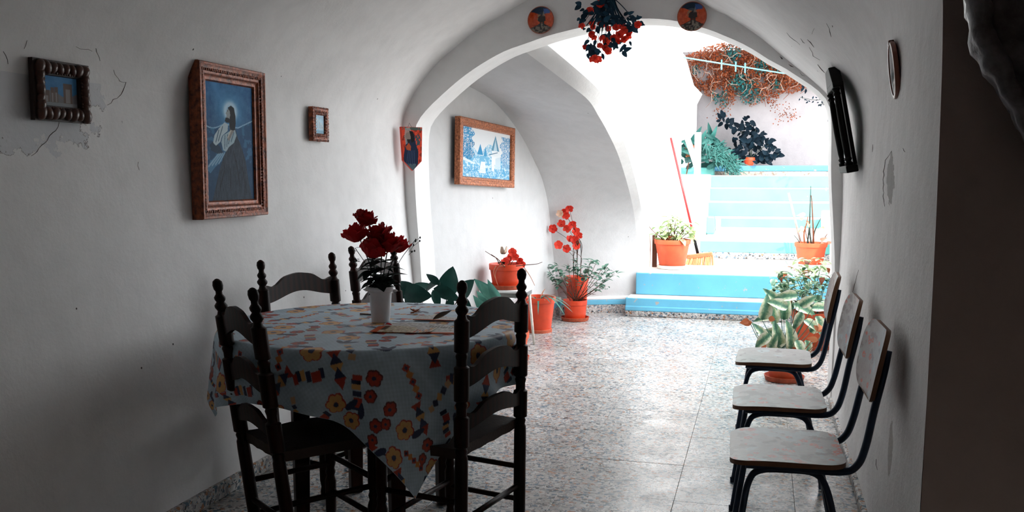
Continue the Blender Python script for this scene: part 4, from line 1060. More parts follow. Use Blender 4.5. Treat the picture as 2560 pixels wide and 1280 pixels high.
MB().box(-w / 2 + .045, w / 2 - .045, -.022, -.0185, .03, h - .03).build('mirror_glass', M['mirror'], e)
# --- black jacket hanging on the jamb
M['leather'] = simple('black_leather', hx('6c6a6c'), .32, var=.5, bump=1.0, scale=22)
e = empty('hanging_jacket', (.775, 2.70, 1.62), 0, label='black leather jacket hanging on the dark jamb at the picture edge', cat='jacket')
def folded(prof, y0, amp, seed, nz=40, na=40):
    rows = []
    for i in range(nz + 1):
        t = i / nz; z, xl, xr, th = [np.interp(t, np.linspace(0, 1, len(prof)), [p[k] for p in prof]) for k in range(4)]
        row = []
        for j in range(na + 1):
            a = 2 * math.pi * j / na
            x = (xl + xr) / 2 + (xr - xl) / 2 * math.cos(a); y = y0 + th * math.sin(a)
            nn = noise.noise(Vector((x * 14 + seed, z * 5 + x * 9, a * .4))) * amp
            row.append((x + nn * .6 * math.cos(a), y + nn * math.sin(a) - amp * .3 * math.sin(a * 5 + z * 12), z))
        rows.append(row)
    return rows
mb = MB(); mb.grid(folded([(.62, -.10, .12, .02), (.55, -.24, .26, .05), (.25, -.28, .29, .065), (.13, -.272, .30, .06), (-.16, -.13, .24, .055), (-.42, .02, .19, .03)], -.075, .03, 3)); mb.build('jacket_body', M['leather'], e, smooth=True)
SL = resample(spline([(-.21, -.10, .52), (-.265, -.13, .30), (-.262, -.14, .13), (-.18, -.145, -.03), (-.08, -.14, -.22), (.0, -.13, -.38)], 6), 46)
mb = MB(); mb.tube(SL, [.05 - .0004 * i + .004 * math.sin(i * 1.7) for i in range(46)], 18, flat=.7); mb.v = [tuple(Vector(p) + noise.noise_vector(Vector(p) * 22) * .014) for p in mb.v]; mb.build('sleeve', M['leather'], e, smooth=True)
MB().tube([(0, 0.02, .66), (0, -.05, .66), (0, -.07, .69)], .006, 8).build('coat_hook', M['black'], e, smooth=True)
# --- clothes line and post on the terrace
e = empty('clothes_line', (-1.10, 13.28, 3.03), 0, label='pale blue clothes line stretched below the bougainvillea', cat='line')
line_e = e
la, lb = Vector((-1.125, 13.28, 3.035)), Vector((1.55, 14.75, 2.78))
MB().tube([la - Vector((-1.10, 13.28, 3.03)), (la + lb) / 2 - Vector((-1.10, 13.28, 3.08)), lb - Vector((-1.10, 13.28, 3.03))], .011, 6).build('rope', simple('blue_rope', (.16, .42, .52), .6), e, smooth=True)
for k, f in enumerate((.19, .262, .31)):
    p = la.lerp(lb, f) + Vector((0, 0, -.02 - .1 * f * (1 - f)))
    q = tag(empty('clothes_peg', tuple(p)), ('first blue clothes peg from the white wall', 'middle blue clothes peg on the line', 'third blue clothes peg from the white wall')[k], 'peg', 'clothes pegs on the line')
    for s in (-1, 1): MB().box(-.010, .010, s * .008 - .005, s * .008 + .005, -.07, .07).build('peg_half', simple('blue_peg%d' % s, (.12, .42, .55), .5), q)
MB().tube([(2.67, 1.5, -1.645), (2.67, 1.5, -.2)], .02, 8).build('far_pole', M['white'], line_e, smooth=True)
e = empty('white_post', (-.925, 13.52, 1.40), 0, label='white wooden post with a slanting brace beside the top steps', cat='post')
MB().box(-.045, .045, -.045, .045, 0, .60).build('post', M['white'], e, bevel=.006)
MB().box(-.04, .04, -.03, .03, -.05, .52, M=Matrix.Translation((-.02, 0, .14)) @ Matrix.Rotation(math.radians(-19), 4, 'Y')).build('brace', M['white'], e, bevel=.006)
# --- broom on the landing, stick behind the plant pot
e = empty('broom', (-.63, 10.12, .42), 0, label='broom with a long red handle and orange bristles leaning on the landing', cat='broom')
tipb = Vector((-.383, .33, 1.385)); hb = Vector((-.045, .02, .125))
MB().tube([hb, hb.lerp(tipb, .12)], .016, 8).build('handle_socket', M['black'], e, smooth=True)
MB().tube([hb.lerp(tipb, .1), tipb], .0135, 8).build('handle', simple('red_handle', hx('b01a1c'), .35), e, smooth=True)
MB().box(-.15, .13, -.03, .03, .085, .13, M=Matrix.Rotation(math.radians(-8), 4, 'Y')).build('broom_head', simple('orange_head', hx('d8603c'), .5), e, bevel=.01)
mb = MB(); rg = random.Random(5)
for k in range(170):
    x = rg.uniform(-.15, .125); y = rg.uniform(-.025, .025); mb.tube([(x, y, .088 - x * .14 * -1 if False else .09 + x * .14), (x * 1.12 - .01, y * 1.6, .002)], [.004, .003], 4, cap=False)
o = mb.build('bristles', simple('pale_bristles', hx('d99a6c'), .8), e); o['kind'] = 'stuff'
e = empty('grey_stick', (.47, 10.73, .42), 0, label='pale grey stick leaning behind the pot of bare stems', cat='stick')
MB().tube([(0, 0, 0), (-.20, .06, .775)], .012, 8).build('stick', simple('grey_wood', hx('8d7f78'), .7), e, smooth=True)
# ------------------------------------------------------------------ plants
_fw = cam.rotation_euler.to_matrix() @ Vector((0, 0, -1)); _rt = cam.rotation_euler.to_matrix() @ Vector((1, 0, 0)); _up = cam.rotation_euler.to_matrix() @ Vector((0, 1, 0))
def at(px, py, Y):
    """Point of the scene seen at photograph position (px, py) at depth y = Y."""
    d = _fw + _rt * ((px - 1280) / 2300) - _up * ((py - 640) / 2300)
    return Vector(cam.location) + d * (Y / d.y)
M['terra'] = simple('orange_plastic_pot', hx('d2421f'), .42, var=.10, scale=14)
M['terra2'] = simple('terracotta_pot', hx('c8532e'), .6, var=.14, scale=14)
M['soil'] = simple('potting_soil', hx('3b2a20'), .95, var=.4, scale=120, bump=.8)
M['saucer'] = simple('clay_saucer', hx('a6492c'), .7, var=.3, scale=30)
M['whitesaucer'] = simple('pale_saucer', (.72, .68, .60), .6)
M['dleaf'] = leafmat('deep_green_leaf', hx('122f2c'), hx('2a564e'), .35, .15)
M['tleaf'] = leafmat('teal_leaf', hx('35685f'), hx('5a9484'), .45, .25)
M['succ'] = leafmat('succulent_leaf', hx('123836'), hx('3a746e'), .5, .15)
M['pale'] = leafmat('pale_green_leaf', hx('7f9c6c'), hx('c2cf9f'), .5, .3)
M['grey_green'] = leafmat('grey_green_leaf', hx('3c6a5a'), hx('7a9f8c'), .5, .25)
M['navy'] = leafmat('rubber_leaf', hx('061019'), hx('10222d'), .5, .06, spec=.06)
M['redf'] = leafmat('red_flower', hx('c4241a'), hx('ee4a36'), .5, .25, 40)
M['orange_leaf'] = leafmat('dry_orange_leaf', hx('9a4a2a'), hx('cf8860'), .6, .3, 6)
M['rust_leaf'] = leafmat('rust_leaf', hx('56281c'), hx('94502f'), .6, .3, 6)
M['vine_green'] = leafmat('vine_green_leaf', hx('1f5560'), hx('3f8582'), .5, .2, 6)
M['hang_leaf'] = leafmat('hanging_leaf', hx('0e2230'), hx('234457'), .5, .12, spec=.1)
def variegated(name):
    m, nt, b = newmat(name); v = objc(nt); sx = nt.nodes.new('ShaderNodeSeparateXYZ'); nt.links.new(v, sx.inputs[0])
    ax = mth(nt, 'ABSOLUTE', sx.outputs[0]); f = mth(nt, 'ADD', mth(nt, 'MULTIPLY', ax, 16.0), mth(nt, 'MULTIPLY', noi(nt, v, 30.0), .9))
    c = ramp(nt, f, [(.35, hx('2d6152')), (.62, hx('5f8f70')), (.85, hx('c9d3ac')), (1.0, hx('e6e6d2'))])
    nt.links.new(c, b.inputs['Base Color']); b.inputs['Roughness'].default_value = .4; return m
M['varieg'] = variegated('variegated_leaf')
def pot(e, r, h, mat, saucer=None, taper=.74, z0=0.0, rim=.018, soil=True, name='pot'):
    mb = MB(); rb = r * taper
    mb.lathe([(rb * .96, z0 + .0), (rb, z0 + .006), (r * .95, z0 + h - .055), (r * .955, z0 + h - .05), (r * 1.02, z0 + h - .046), (r * 1.04, z0 + h - .012), (r * 1.03, z0 + h), (r * .98, z0 + h), (r * .93, z0 + h - .03), (rb * .9, z0 + .02), (.0005, z0 + .018)], 36)
    mb.build(name, mat, e, autos=40)
    if soil: MB().lathe([(r * .92, z0 + h - .035), (r * .5, z0 + h - .025), (.0005, z0 + h - .03)], 24).build('soil', M['soil'], e, smooth=True)
    if saucer: MB().lathe([(rb * 1.1, z0 - .0), (rb * 1.32, z0 + .003), (rb * 1.42, z0 + .035), (rb * 1.36, z0 + .036), (rb * 1.2, z0 + .008), (.0005, z0 + .0045)], 32).build('saucer', saucer, e, autos=40)
def stem(e, pts, r0, mat, name='stem', r1=None):
    P = spline([tuple(p) for p in pts], 5); n = len(P); r1 = r0 * .5 if r1 is None else r1
    return MB().tube(P, [r0 + (r1 - r0) * i / (n - 1) for i in range(n)], 6).build(name, mat, e, smooth=True)
def flower5(name, r, mat, n=5, cup=.35, centre=None):
    mb = MB()
    for k in range(n):
        a = 2 * math.pi * k / n; rows = []
        for i in range(5):
            t = i / 4; w = .62 * r * math.sin(math.pi * (.15 + .7 * t)); d = r * t; z = cup * r * t * t + (.12 * r if i == 4 else 0)
            rows.append([(d * math.cos(a) - q * w * math.sin(a) * .9, d * math.sin(a) + q * w * math.cos(a) * .9, z - abs(q) * .08 * r) for q in (-1, -.5, 0, .5, 1)])
        mb.grid(rows)
    mb.ball((0, 0, .06 * r), .16 * r, 8, 5)
    return mb.mesh(name, mat, True)
fl_red = flower5('flower', .042, M['redf']); fl_hang = flower5('flower', .030, M['redf'], 5, .6)
def rdir(rg, zmin=-.4, zmax=1.0):
    a = rg.uniform(0, 6.283); return Vector((math.cos(a), math.sin(a), rg.uniform(zmin, zmax)))
VIEW = -_fw   # towards the viewer, used only to turn flower faces into the room

# --- broad-leaved plant between the table and the alcove
B0 = Vector((-1.93, 5.33, 0))
e = empty('broad_leaf_plant', B0, label='plant with broad dark green leaves behind the far edge of the table', cat='plant')
pot(e, .15, .27, M['terra2'], M['saucer'])
big = leaf_mesh('leaf', .24, .19, [M['dleaf']], .22, .35, 9, .75, .62); nar = leaf_mesh('leaf', .22, .10, [M['dleaf']], .3, .5, 9, .9, .8)
for (bx, by), (tx, ty), dY, kind, s, up in [((1120, 735), (1124, 670), .10, 0, 1.15, (0, -1, .1)), ((1150, 740), (1175, 700), -.05, 0, .9, (0, -1, .4)), ((1098, 712), (1070, 685), .0, 1, .55, (.3, -1, .4)), ((1100, 705), (1052, 718), .05, 1, .7, (0, -.6, .8)),
        ((1030, 740), (990, 700), .0, 0, .8, (.2, -.8, .5)), ((1020, 735), (1062, 700), .05, 1, .75, (0, -.7, .7)), ((1010, 738), (1070, 735), -.12, 0, 1.0, (0, -.95, .35)), ((1085, 720), (1140, 742), -.05, 1, .95, (0, -.9, .4)), ((1082, 725), (1100, 765), -.1, 1, .8, (.5, -.8, .2)),
        ((1130, 745), (1120, 775), -.12, 1, .9, (.3, -.9, .1)), ((1150, 750), (1175, 775), -.1, 0, .75, (0, -1, .2)), ((1000, 745), (985, 720), -.05, 1, .6, (0, -1, .4)), ((1040, 755), (1030, 780), -.15, 0, .8, (0, -1, .3))]:
    b = at(bx, by, 5.33 + dY) - B0; t = at(tx, ty, 5.30 + dY) - B0
    L = (t - b).length; link('leaf', (big, nar)[kind], e, aim(b, t - b, up, s=max(.3, L / (.235 if kind == 0 else .2)) if L > .09 else s * .6))
    stem(e, [(R.uniform(-.03, .03), R.uniform(-.03, .03), .24), (b.x * .4, b.y * .4, .24 + (b.z - .24) * .6), b], .005, M['dleaf'], 'leaf_stalk')
# --- tall-leaved teal plant next to the stool
B1 = Vector((-1.80, 6.62, 0))
e = empty('teal_leaf_plant', B1, label='smaller plant with upright teal leaves beside the stool', cat='plant')
pot(e, .12, .22, M['terra2'], M['saucer'])
tl = leaf_mesh('leaf', .2, .065, [M['tleaf']], .3, .25, 8, .9, .75); rg = random.Random(8)
for tx, ty in [(1187, 695), (1197, 705), (1214, 705), (1206, 720), (1186, 728), (1222, 735), (1196, 738), (1178, 745), (1212, 750), (1190, 755), (1228, 752), (1205, 762)]:
    t = at(tx, ty, 6.62 + rg.uniform(-.08, .08)) - B1; b = Vector((t.x * .35, t.y * .35, max(.2, t.z - .19)))
    link('leaf', tl, e, aim(b, t - b, (rg.uniform(-.5, .5), -1, .2), s=(t - b).length / .19))
    stem(e, [(0, 0, .19), b * .6 + Vector((0, 0, .08)), b], .004, M['tleaf'], 'leaf_stalk')
# --- stool with the begonia
S0 = Vector((-1.985, 7.12, 0)); SH = .485
e = empty('plant_stool', S0, label='white topped metal stool carrying a red flower pot', cat='stool')
MB().box(-.185, .185, -.17, .17, SH - .022, SH).build('stool_top', M['white'], e, bevel=.008)
MB().box(-.17, .17, -.155, .155, SH - .06, SH - .022).build('stool_rail', simple('stool_metal', hx('8b8582'), .4, .6), e, bevel=.004)
for sx_ in (-1, 1):
    for sy_ in (-1, 1): MB().tube([(sx_ * .15, sy_ * .135, SH - .03), (sx_ * .185, sy_ * .17, 0.002)], [.012, .010], 8).build('stool_leg', M['whitesaucer'], e, smooth=True)
MB().tube([(.17 * math.cos(a), .155 * math.sin(a), .12) for a in np.linspace(0, 6.283, 24)], .008, 6).build('stool_ring', M['whitesaucer'], e, smooth=True)
P0 = S0 + Vector((.0, -.02, SH))
e = empty('red_begonia', P0, label='orange-red pot of red begonias standing on the stool', cat='potted plant')
pot(e, .135, .20, M['terra'], M['saucer'], .80)
for px, py in ((1281, 630), (1272, 648), (1300, 650), (1262, 655), (1288, 642), (1306, 660), (1279, 640), (1296, 662)):
    p = at(px, py, P0.y + R.uniform(-.06, .06)) - P0; stem(e, [(p.x * .3, p.y * .3, .17), p], .003, M['twig'])
    link('flower', fl_red, e, aim(p, VIEW.cross(Vector((0, 0, 1))), VIEW, s=R.uniform(.6, .85), roll=R.uniform(-.5, .5)))
p = at(1258, 635, P0.y) - P0; link('wilted_flower', flower5('wilted_flower', .035, simple('wilted_petal', hx('c8b8a4'), .7), 5, 1.6), e, aim(p, (1, 0, 0), (0, 0, 1)))
for pts in ([(1262, 668), (1245, 648), (1232, 640), (1213, 628)], [(1250, 662), (1240, 645), (1228, 636)], [(1290, 665), (1320, 662), (1342, 660), (1356, 655)], [(1262, 664), (1246, 668), (1238, 690), (1248, 722)], [(1240, 665), (1234, 680), (1240, 700)], [(1310, 668), (1325, 690), (1337, 714)]):
    Q = [at(x, y, P0.y - .145 + .01 * k) - P0 for k, (x, y) in enumerate(pts)]
    stem(e, Q, .004, M['twig'] if pts[0][1] > 664 and pts[-1][1] < 700 or pts[-1][1] < 660 else simple('dry_root', hx('c98d72'), .8), 'twig')
for px, py in ((1253, 655), (1246, 660), (1262, 658)): link('leaf', leaf_mesh('leaf', .05, .035, [M['dleaf']], .3, .3), e, aim(at(px, py, P0.y - .05) - P0, rdir(R)))
# --- spider plant pot on the floor
P0 = Vector((-1.915, 7.92, 0))
e = empty('spider_plant', P0, label='tall ribbed orange floor pot with a straggly spider plant', cat='potted plant')
pot(e, .148, .315, M['terra'], None, .74)
MB().lathe([(.112, .0), (.122, .0), (.121, .025), (.113, .03)], 32).build('pot_foot', M['saucer'], e, autos=40)
blade = leaf_mesh('blade', .26, .018, [M['tleaf']], .3, .9, 9, .6); dryb = leaf_mesh('blade', .16, .010, [simple('dry_blade', hx('a0684a'), .8)], .3, .3, 7, .6)
for k in range(16):
    d = rdir(R, .3, 1.2); link('blade', blade if k < 7 else dryb, e, aim((d.x * .05, d.y * .05, .29), d, s=R.uniform(.7, 1.1)))
link('blade', blade, e, aim((.06, -.06, .32), (.6, -.5, .35), s=1.0)); link('blade', blade, e, aim((.05, -.08, .32), (.75, -.2, .5), s=.9))
# --- pair of pots with the tall red flowers
P0 = Vector((-1.725, 8.63, 0))
e = empty('bushy_pot_plant', P0, label='orange pot with grey-green twiggy bush in front of the tall flowers', cat='potted plant')
pot(e, .112, .20, M['terra'], M['saucer'], .86)
sl = leaf_mesh('leaf', .060, .030, [M['grey_green']], .3, .3, 5); rg = random.Random(6)
ends = [(1365, 665), (1378, 690), (1392, 668), (1420, 660), (1445, 668), (1470, 665), (1490, 658), (1505, 672), (1520, 668), (1536, 684), (1525, 690), (1490, 680), (1460, 690), (1410, 690), (1500, 712), (1515, 715), (1385, 700), (1440, 650), (1478, 650)]
for px, py in ends:
    tip = at(px, py, P0.y + rg.uniform(-.15, .12)) - P0; mid = Vector((tip.x * .55, tip.y * .5, .2 + (tip.z - .2) * .45))
    stem(e, [(rg.uniform(-.03, .03), rg.uniform(-.03, .03), .17), mid, tip], .0036, M['twig'], 'twig')
    for q in range(13):
        p = mid.lerp(tip, rg.uniform(.35, 1.05)) + Vector((rg.uniform(-.03, .03), rg.uniform(-.03, .03), rg.uniform(-.02, .03))); link('leaf', sl, e, aim(p, rdir(rg, -.2, 1.0), s=rg.uniform(.8, 1.35)))
for k in range(10):
    a = rg.uniform(0, 6.28); stem(e, [(.06 * math.cos(a), .06 * math.sin(a), .19), (.12 * math.cos(a), -.06 + .1 * math.sin(a), .30 + rg.uniform(-.05, .08)), (.2 * math.cos(a), .1 * math.sin(a), .26)], .0028, M['twig'], 'twig')
link('blade', blade, e, aim((-.05, -.08, .2), (-.5, -.5, .7), s=.9))
P0 = Vector((-1.755, 8.87, 0))
e = empty('tall_red_flower_plant', P0, label='taller pot behind the bush with long stems of bright red flowers', cat='potted plant')
pot(e, .112, .40, M['terra'], None, .80)
FL = [(1423, 520), (1415, 538), (1404, 560), (1382, 572), (1418, 570), (1440, 578), (1447, 588), (1424, 598), (1396, 612), (1416, 622), (1441, 615), (1430, 560), (1412, 530), (1437, 600)]
for k, (px, py) in enumerate(FL):
    p = at(px, py, 8.66 + R.uniform(-.05, .04)) - P0
    b = Vector(((k % 3 - 1) * .03, 0, .36)); j = Vector((b.x + .02, p.y * .5, .36 + (p.z - .36) * .7))
    stem(e, [b, (b.x * 1.3, 0, .36 + (p.z - .36) * .4), j, p], .0035, M['stem'] if k % 2 else M['twig'])
    link('flower', fl_red, e, aim(p, VIEW.cross(Vector((0, 0, 1))) + Vector((0, 0, R.uniform(-.6, .6))), VIEW + Vector((R.uniform(-.4, .4), 0, R.uniform(-.4, .4))), s=R.uniform(.85, 1.05), roll=R.uniform(-.4, .4)))
p = at(1400, 534, 8.65) - P0; link('wilted_flower', flower5('wilted_flower', .036, simple('faded_petal', hx('d9b59c'), .7)), e, aim(p, (1, 0, 0), VIEW))
p = at(1444, 600, 8.6) - P0; link('leaf', leaf_mesh('leaf', .06, .03, [M['rust_leaf']], .3, .3), e, aim(p, (0, 0, -1), VIEW))
# --- big pot on the landing
P0 = Vector((-.905, 9.68, .421))
e = empty('landing_pot_plant', P0, label='large terracotta pot with a pale green plant on the sunlit landing', cat='potted plant')
pot(e, .182, .275, M['terra2'], None, .74, .03)
MB().lathe([(.13, 0), (.155, .003), (.16, .035), (.14, .036), (.12, .01), (.0005, .008)], 32).build('saucer', M['whitesaucer'], e, autos=40)
pl_leaf = leaf_mesh('leaf', .085, .065, [M['pale']], .3, .4, 6); rg = random.Random(12)
for px, py in ((1655, 575), (1665, 560), (1675, 552), (1690, 548), (1705, 555), (1720, 565), (1732, 575), (1650, 590), (1668, 580), (1690, 570), (1712, 582), (1728, 590), (1680, 590), (1700, 592)):
    t = at(px, py, P0.y + rg.uniform(-.13, .13)) - P0; stem(e, [(t.x * .25, t.y * .25, .27), (t.x * .6, t.y * .5, .27 + (t.z - .27) * .6), t], .006, M['twig'])
    for q in range(10): link('leaf', pl_leaf, e, aim(t + Vector((rg.uniform(-.05, .05), rg.uniform(-.05, .05), rg.uniform(-.04, .04))), rdir(rg, -.4, .6), s=rg.uniform(.7, 1.2)))
stem(e, [(-.06, -.05, .27), at(1648, 590, P0.y - .1) - P0, at(1635, 580, P0.y - .1) - P0, at(1622, 566, P0.y - .1) - P0], .006, M['twig'], 'twig')
for k in range(6): stem(e, [(R.uniform(-.08, .0), R.uniform(-.09, .0), .27), (R.uniform(-.08, .02), R.uniform(-.1, 0), .34), (R.uniform(-.03, .06), R.uniform(-.1, 0), .28)], .006, M['rust_leaf'], 'dry_curl')
e = empty('brown_strip', (-1.10, 9.78, .421), label='narrow brown upright strip behind the landing pot', cat='board')
MB().box(-.025, .025, -.012, .012, 0, .34).build('board', M['twig'], e, bevel=.004)  # plain narrow brown upright strip beside the pot
# --- pot of bare stems by the low wall
P0 = Vector((.515, 10.58, .421))
e = empty('bare_stem_plant', P0, label='terracotta pot of bare brown stems at the back of the landing', cat='potted plant')
pot(e, .168, .235, M['terra2'], None, .78)
for k, pts in enumerate(([(2028, 610), (2024, 570), (2026, 500), (2027, 465)], [(2034, 612), (2033, 575), (2030, 510), (2028, 488)], [(2032, 612), (2036, 580), (2052, 545)], [(2012, 612), (2010, 585), (2016, 560), (2020, 540)], [(2018, 612), (2022, 580), (2026, 540)], [(2045, 614), (2058, 600), (2068, 585)], [(2002, 612), (1995, 600), (1985, 588)], [(2024, 612), (2016, 590), (2012, 566)])):
    Q = [at(x, y, P0.y + .02 * (k % 3 - 1)) - P0 for x, y in pts]; stem(e, Q, .011 if k < 5 else .006, M['rust_leaf'] if k % 2 else M['stem'], 'bare_stem', .004)
pk = leafmat('pink_leaf', hx('c97a62'), hx('e8b7a2'), .6, .3); pkl = leaf_mesh('leaf', .085, .04, [pk], .4, .5, 6)
for px, py in ((2008, 545), (2004, 565), (1998, 570), (2014, 535), (2018, 552), (2058, 565), (2060, 580), (2050, 600), (2056, 605), (2062, 470), (2000, 580), (2066, 608)):
    link('leaf', pkl, e, aim(at(px, py, P0.y) - P0, rdir(R, -.9, .6), VIEW, s=R.uniform(.8, 1.3)))
# --- variegated plant beside the third school chair
P0 = Vector((.165, 6.46, 0))
e = empty('variegated_plant', P0, label='large variegated leafy plant behind the third school chair', cat='potted plant')
pot(e, .125, .19, M['terra2'], M['saucer'], .76)
vl = leaf_mesh('leaf', .17, .095, [M['varieg']], .3, .45, 9, .8, .7); sl2 = leaf_mesh('leaf', .17, .085, [M['varieg']], .4, .75, 9, .8, .7); rg = random.Random(17)
tips = [(1905, 800, 1926, 752), (1935, 812, 1937, 765), (1925, 835, 1892, 862), (1950, 870, 1945, 820), (1975, 868, 1985, 815), (1960, 800, 1962, 745), (1985, 760, 2032, 775), (1995, 740, 1945, 735), (2010, 800, 2045, 815), (2015, 850, 2030, 880), (1990, 850, 2010, 880), (1915, 850, 1905, 815),
        (2030, 770, 2062, 765), (2040, 790, 2065, 820), (1970, 770, 1930, 748), (1935, 790, 1905, 790), (1965, 840, 1925, 870), (2005, 780, 1990, 815), (2025, 830, 2055, 800), (1950, 760, 1925, 730), (2000, 765, 2030, 745), (1980, 880, 1975, 845), (1925, 875, 1935, 845), (2045, 850, 2062, 838), (1990, 835, 1960, 850), (1945, 835, 1915, 825)]
for k, (bx, by, tx, ty) in enumerate(tips):
    Yd = P0.y + rg.uniform(-.12, .14); b = at(bx, by, Yd) - P0; t = at(tx, ty, Yd - .05) - P0
    link('leaf', (vl, sl2)[k % 2], e, aim(b, t - b, VIEW + Vector((rg.uniform(-.5, .5), 0, .5)), s=max(.75, (t - b).length / .15)))
    stem(e, [(rg.uniform(-.04, .04), rg.uniform(-.04, .04), .15), (b.x * .6, b.y * .6, .15 + max(0, b.z - .15) * .6), b], .004, M['grey_green'], 'leaf_stalk')
ol = leaf_mesh('leaf', .075, .04, [M['orange_leaf']], .4, .3, 6)
for px, py in ((1872, 800), (1880, 806), (1900, 860), (1915, 868), (1938, 800), (2045, 850), (2055, 830), (2050, 812), (2060, 860), (1995, 870)):
    p = at(px, py, P0.y - .08) - P0; link('leaf', ol, e, aim(p, rdir(rg, -.5, .8), VIEW)); stem(e, [(p.x * .3, p.y * .3, .16), p * .7 + Vector((0, 0, -.02)), p], .004, M['orange_leaf'] if px > 2000 else M['grey_green'], 'leaf_stalk')
# --- bushy plant with small pale leaves behind it
P0 = Vector((.40, 7.75, 0))
e = empty('pale_bush_plant', P0, label='tall bushy plant with small pale mottled leaves by the low wall', cat='potted plant')
pot(e, .16, .30, M['terra2'], M['saucer'])
sv = leaf_mesh('leaf', .085, .052, [M['varieg']], .3, .4, 6); pl2 = leaf_mesh('leaf', .075, .045, [M['pale']], .3, .4, 6); rl = leaf_mesh('leaf', .085, .045, [M['rust_leaf']], .3, .4, 6); rg = random.Random(23)
for k in range(12):
    a = rg.uniform(0, 6.28); stem(e, [(.04 * math.cos(a), .04 * math.sin(a), .26), (.1 * math.cos(a), .1 * math.sin(a), .5), (.22 * math.cos(a), .2 * math.sin(a), .62 + rg.uniform(0, .12))], .0035, M['grey_green'])
for k in range(290):
    px = rg.uniform(1935, 2072); top = 648 + max(0, 1990 - px) * .75; py = rg.uniform(top, 775)
    p = at(px, py, P0.y + rg.uniform(-.25, .22)) - P0
    if p.x > .30: p.x = .30 - rg.uniform(0, .1)
    link('leaf', (pl2 if py < 690 and rg.random() < .75 else sv) if rg.random() < .92 else rl, e, aim(p, rdir(rg, -.5, .7), s=rg.uniform(.75, 1.25)))
# --- rubber plant on the terrace kerb
P0 = Vector((-.225, 14.775, 1.536))
e = empty('rubber_plant', P0, label='dark-leaved rubber plant in a small orange pot on the blue kerb', cat='potted plant')
pot(e, .085, .125, M['terra'], None, .7)
rb = leaf_mesh('leaf', .15, .085, [M['navy']], .15, .25, 7, .75, .7); rg = random.Random(31)
C = [(1803, 292), (1818, 312), (1832, 318), (1850, 322), (1862, 315), (1868, 300), (1880, 318), (1890, 330), (1900, 338), (1872, 340), (1885, 350), (1850, 350), (1838, 362), (1832, 375), (1848, 372), (1862, 362), (1878, 368), (1895, 362), (1908, 352), (1918, 355), (1925, 365), (1905, 378), (1888, 385), (1900, 395), (1915, 390), (1925, 385), (1938, 382), (1948, 386), (1845, 395), (1838, 404), (1860, 385), (1870, 378), (1808, 300), (1855, 335), (1893, 405), (1910, 404), (1920, 400), (1862, 350), (1882, 332), (1842, 385), (1880, 395), (1872, 355), (1893, 345), (1868, 330)]
for px, py in C:
    for q in range(4):
        p = at(px + rg.uniform(-7, 7), py + rg.uniform(-6, 6), P0.y + rg.uniform(-.15, .2)) - P0
        link('leaf', rb, e, aim(p, Vector((rg.uniform(-1, 1), rg.uniform(-.3, .3), rg.uniform(-.8, .8))), VIEW + Vector((rg.uniform(-.5, .5), 0, rg.uniform(-.2, .6))), s=rg.uniform(.55, .9)))
for pts in ([(1878, 395), (1870, 360), (1850, 325), (1815, 300)], [(1878, 395), (1882, 350), (1890, 322)], [(1878, 395), (1905, 370), (1922, 362)], [(1880, 398), (1910, 396), (1948, 386)], [(1876, 395), (1850, 385), (1835, 370)]):
    stem(e, [at(x, y, P0.y) - P0 for x, y in pts], .009, M['stem'], 'branch')
# --- succulent clump at the wall corner
P0 = Vector((-.80, 14.42, 1.40))
e = empty('succulent_clump', P0, label='big teal clump of strap-leaved plants beside the white post', cat='plant')
st1 = leaf_mesh('leaf', .34, .10, [M['succ']], .6, .5, 8, .6, .6); th = leaf_mesh('blade', .20, .018, [M['tleaf']], .3, .6, 6, .6); rg = random.Random(37)
for k in range(64):
    px = rg.uniform(1705, 1808); py = rg.uniform(345, 425)
    if px > 1770 and py < 350: continue
    p = at(px, py, P0.y + rg.uniform(-.1, .25)) - P0; d = rdir(rg, -.2, 1.1)
    link('leaf', st1, e, aim(p, d, VIEW, s=rg.uniform(.5, .95)))
mb = MB()
for k in range(420):
    f = rg.random(); px = 1780 + f * 58 + rg.uniform(-18, 14); py = 372 + f * 52 + rg.uniform(-14, 14)
    p = at(px, py, P0.y - .12 + rg.uniform(-.1, .15)) - P0; d = Vector((rg.uniform(-.2, 1), rg.uniform(-.6, .3), rg.uniform(-1, .5))).normalized() * .16
    w = d.cross(VIEW).normalized() * .007
    mb.add([p - w, p + w, p + d * .6 + w * .8 + Vector((0, 0, .01)), p + d * .6 - w * .8 + Vector((0, 0, .01)), p + d], [(0, 1, 2, 3), (3, 2, 4)])
o = mb.build('fine_blades', M['succ'], e); o['kind'] = 'stuff'
e = empty('flowering_mat', (-1.15, 14.40, 1.40), label='low rusty flowering patch behind the white brace', cat='plant')
mb = MB()
for k in range(160):
    p = at(rg.uniform(1716, 1738), rg.uniform(362, 396), 14.35 + rg.uniform(-.05, .08)) - Vector((-1.15, 14.40, 1.40)); d = rdir(rg) * .035; w = d.cross(VIEW).normalized() * .014
    mb.add([p - w, p + w, p + d], [(0, 1, 2)])
o = mb.build('flower_heads', M['orange_leaf'], e); o['kind'] = 'stuff'
MB().tube([(0, 0, 0), at(1727, 380, 14.36) - Vector((-1.15, 14.40, 1.40))], .01, 6).build('stem', M['twig'], e)

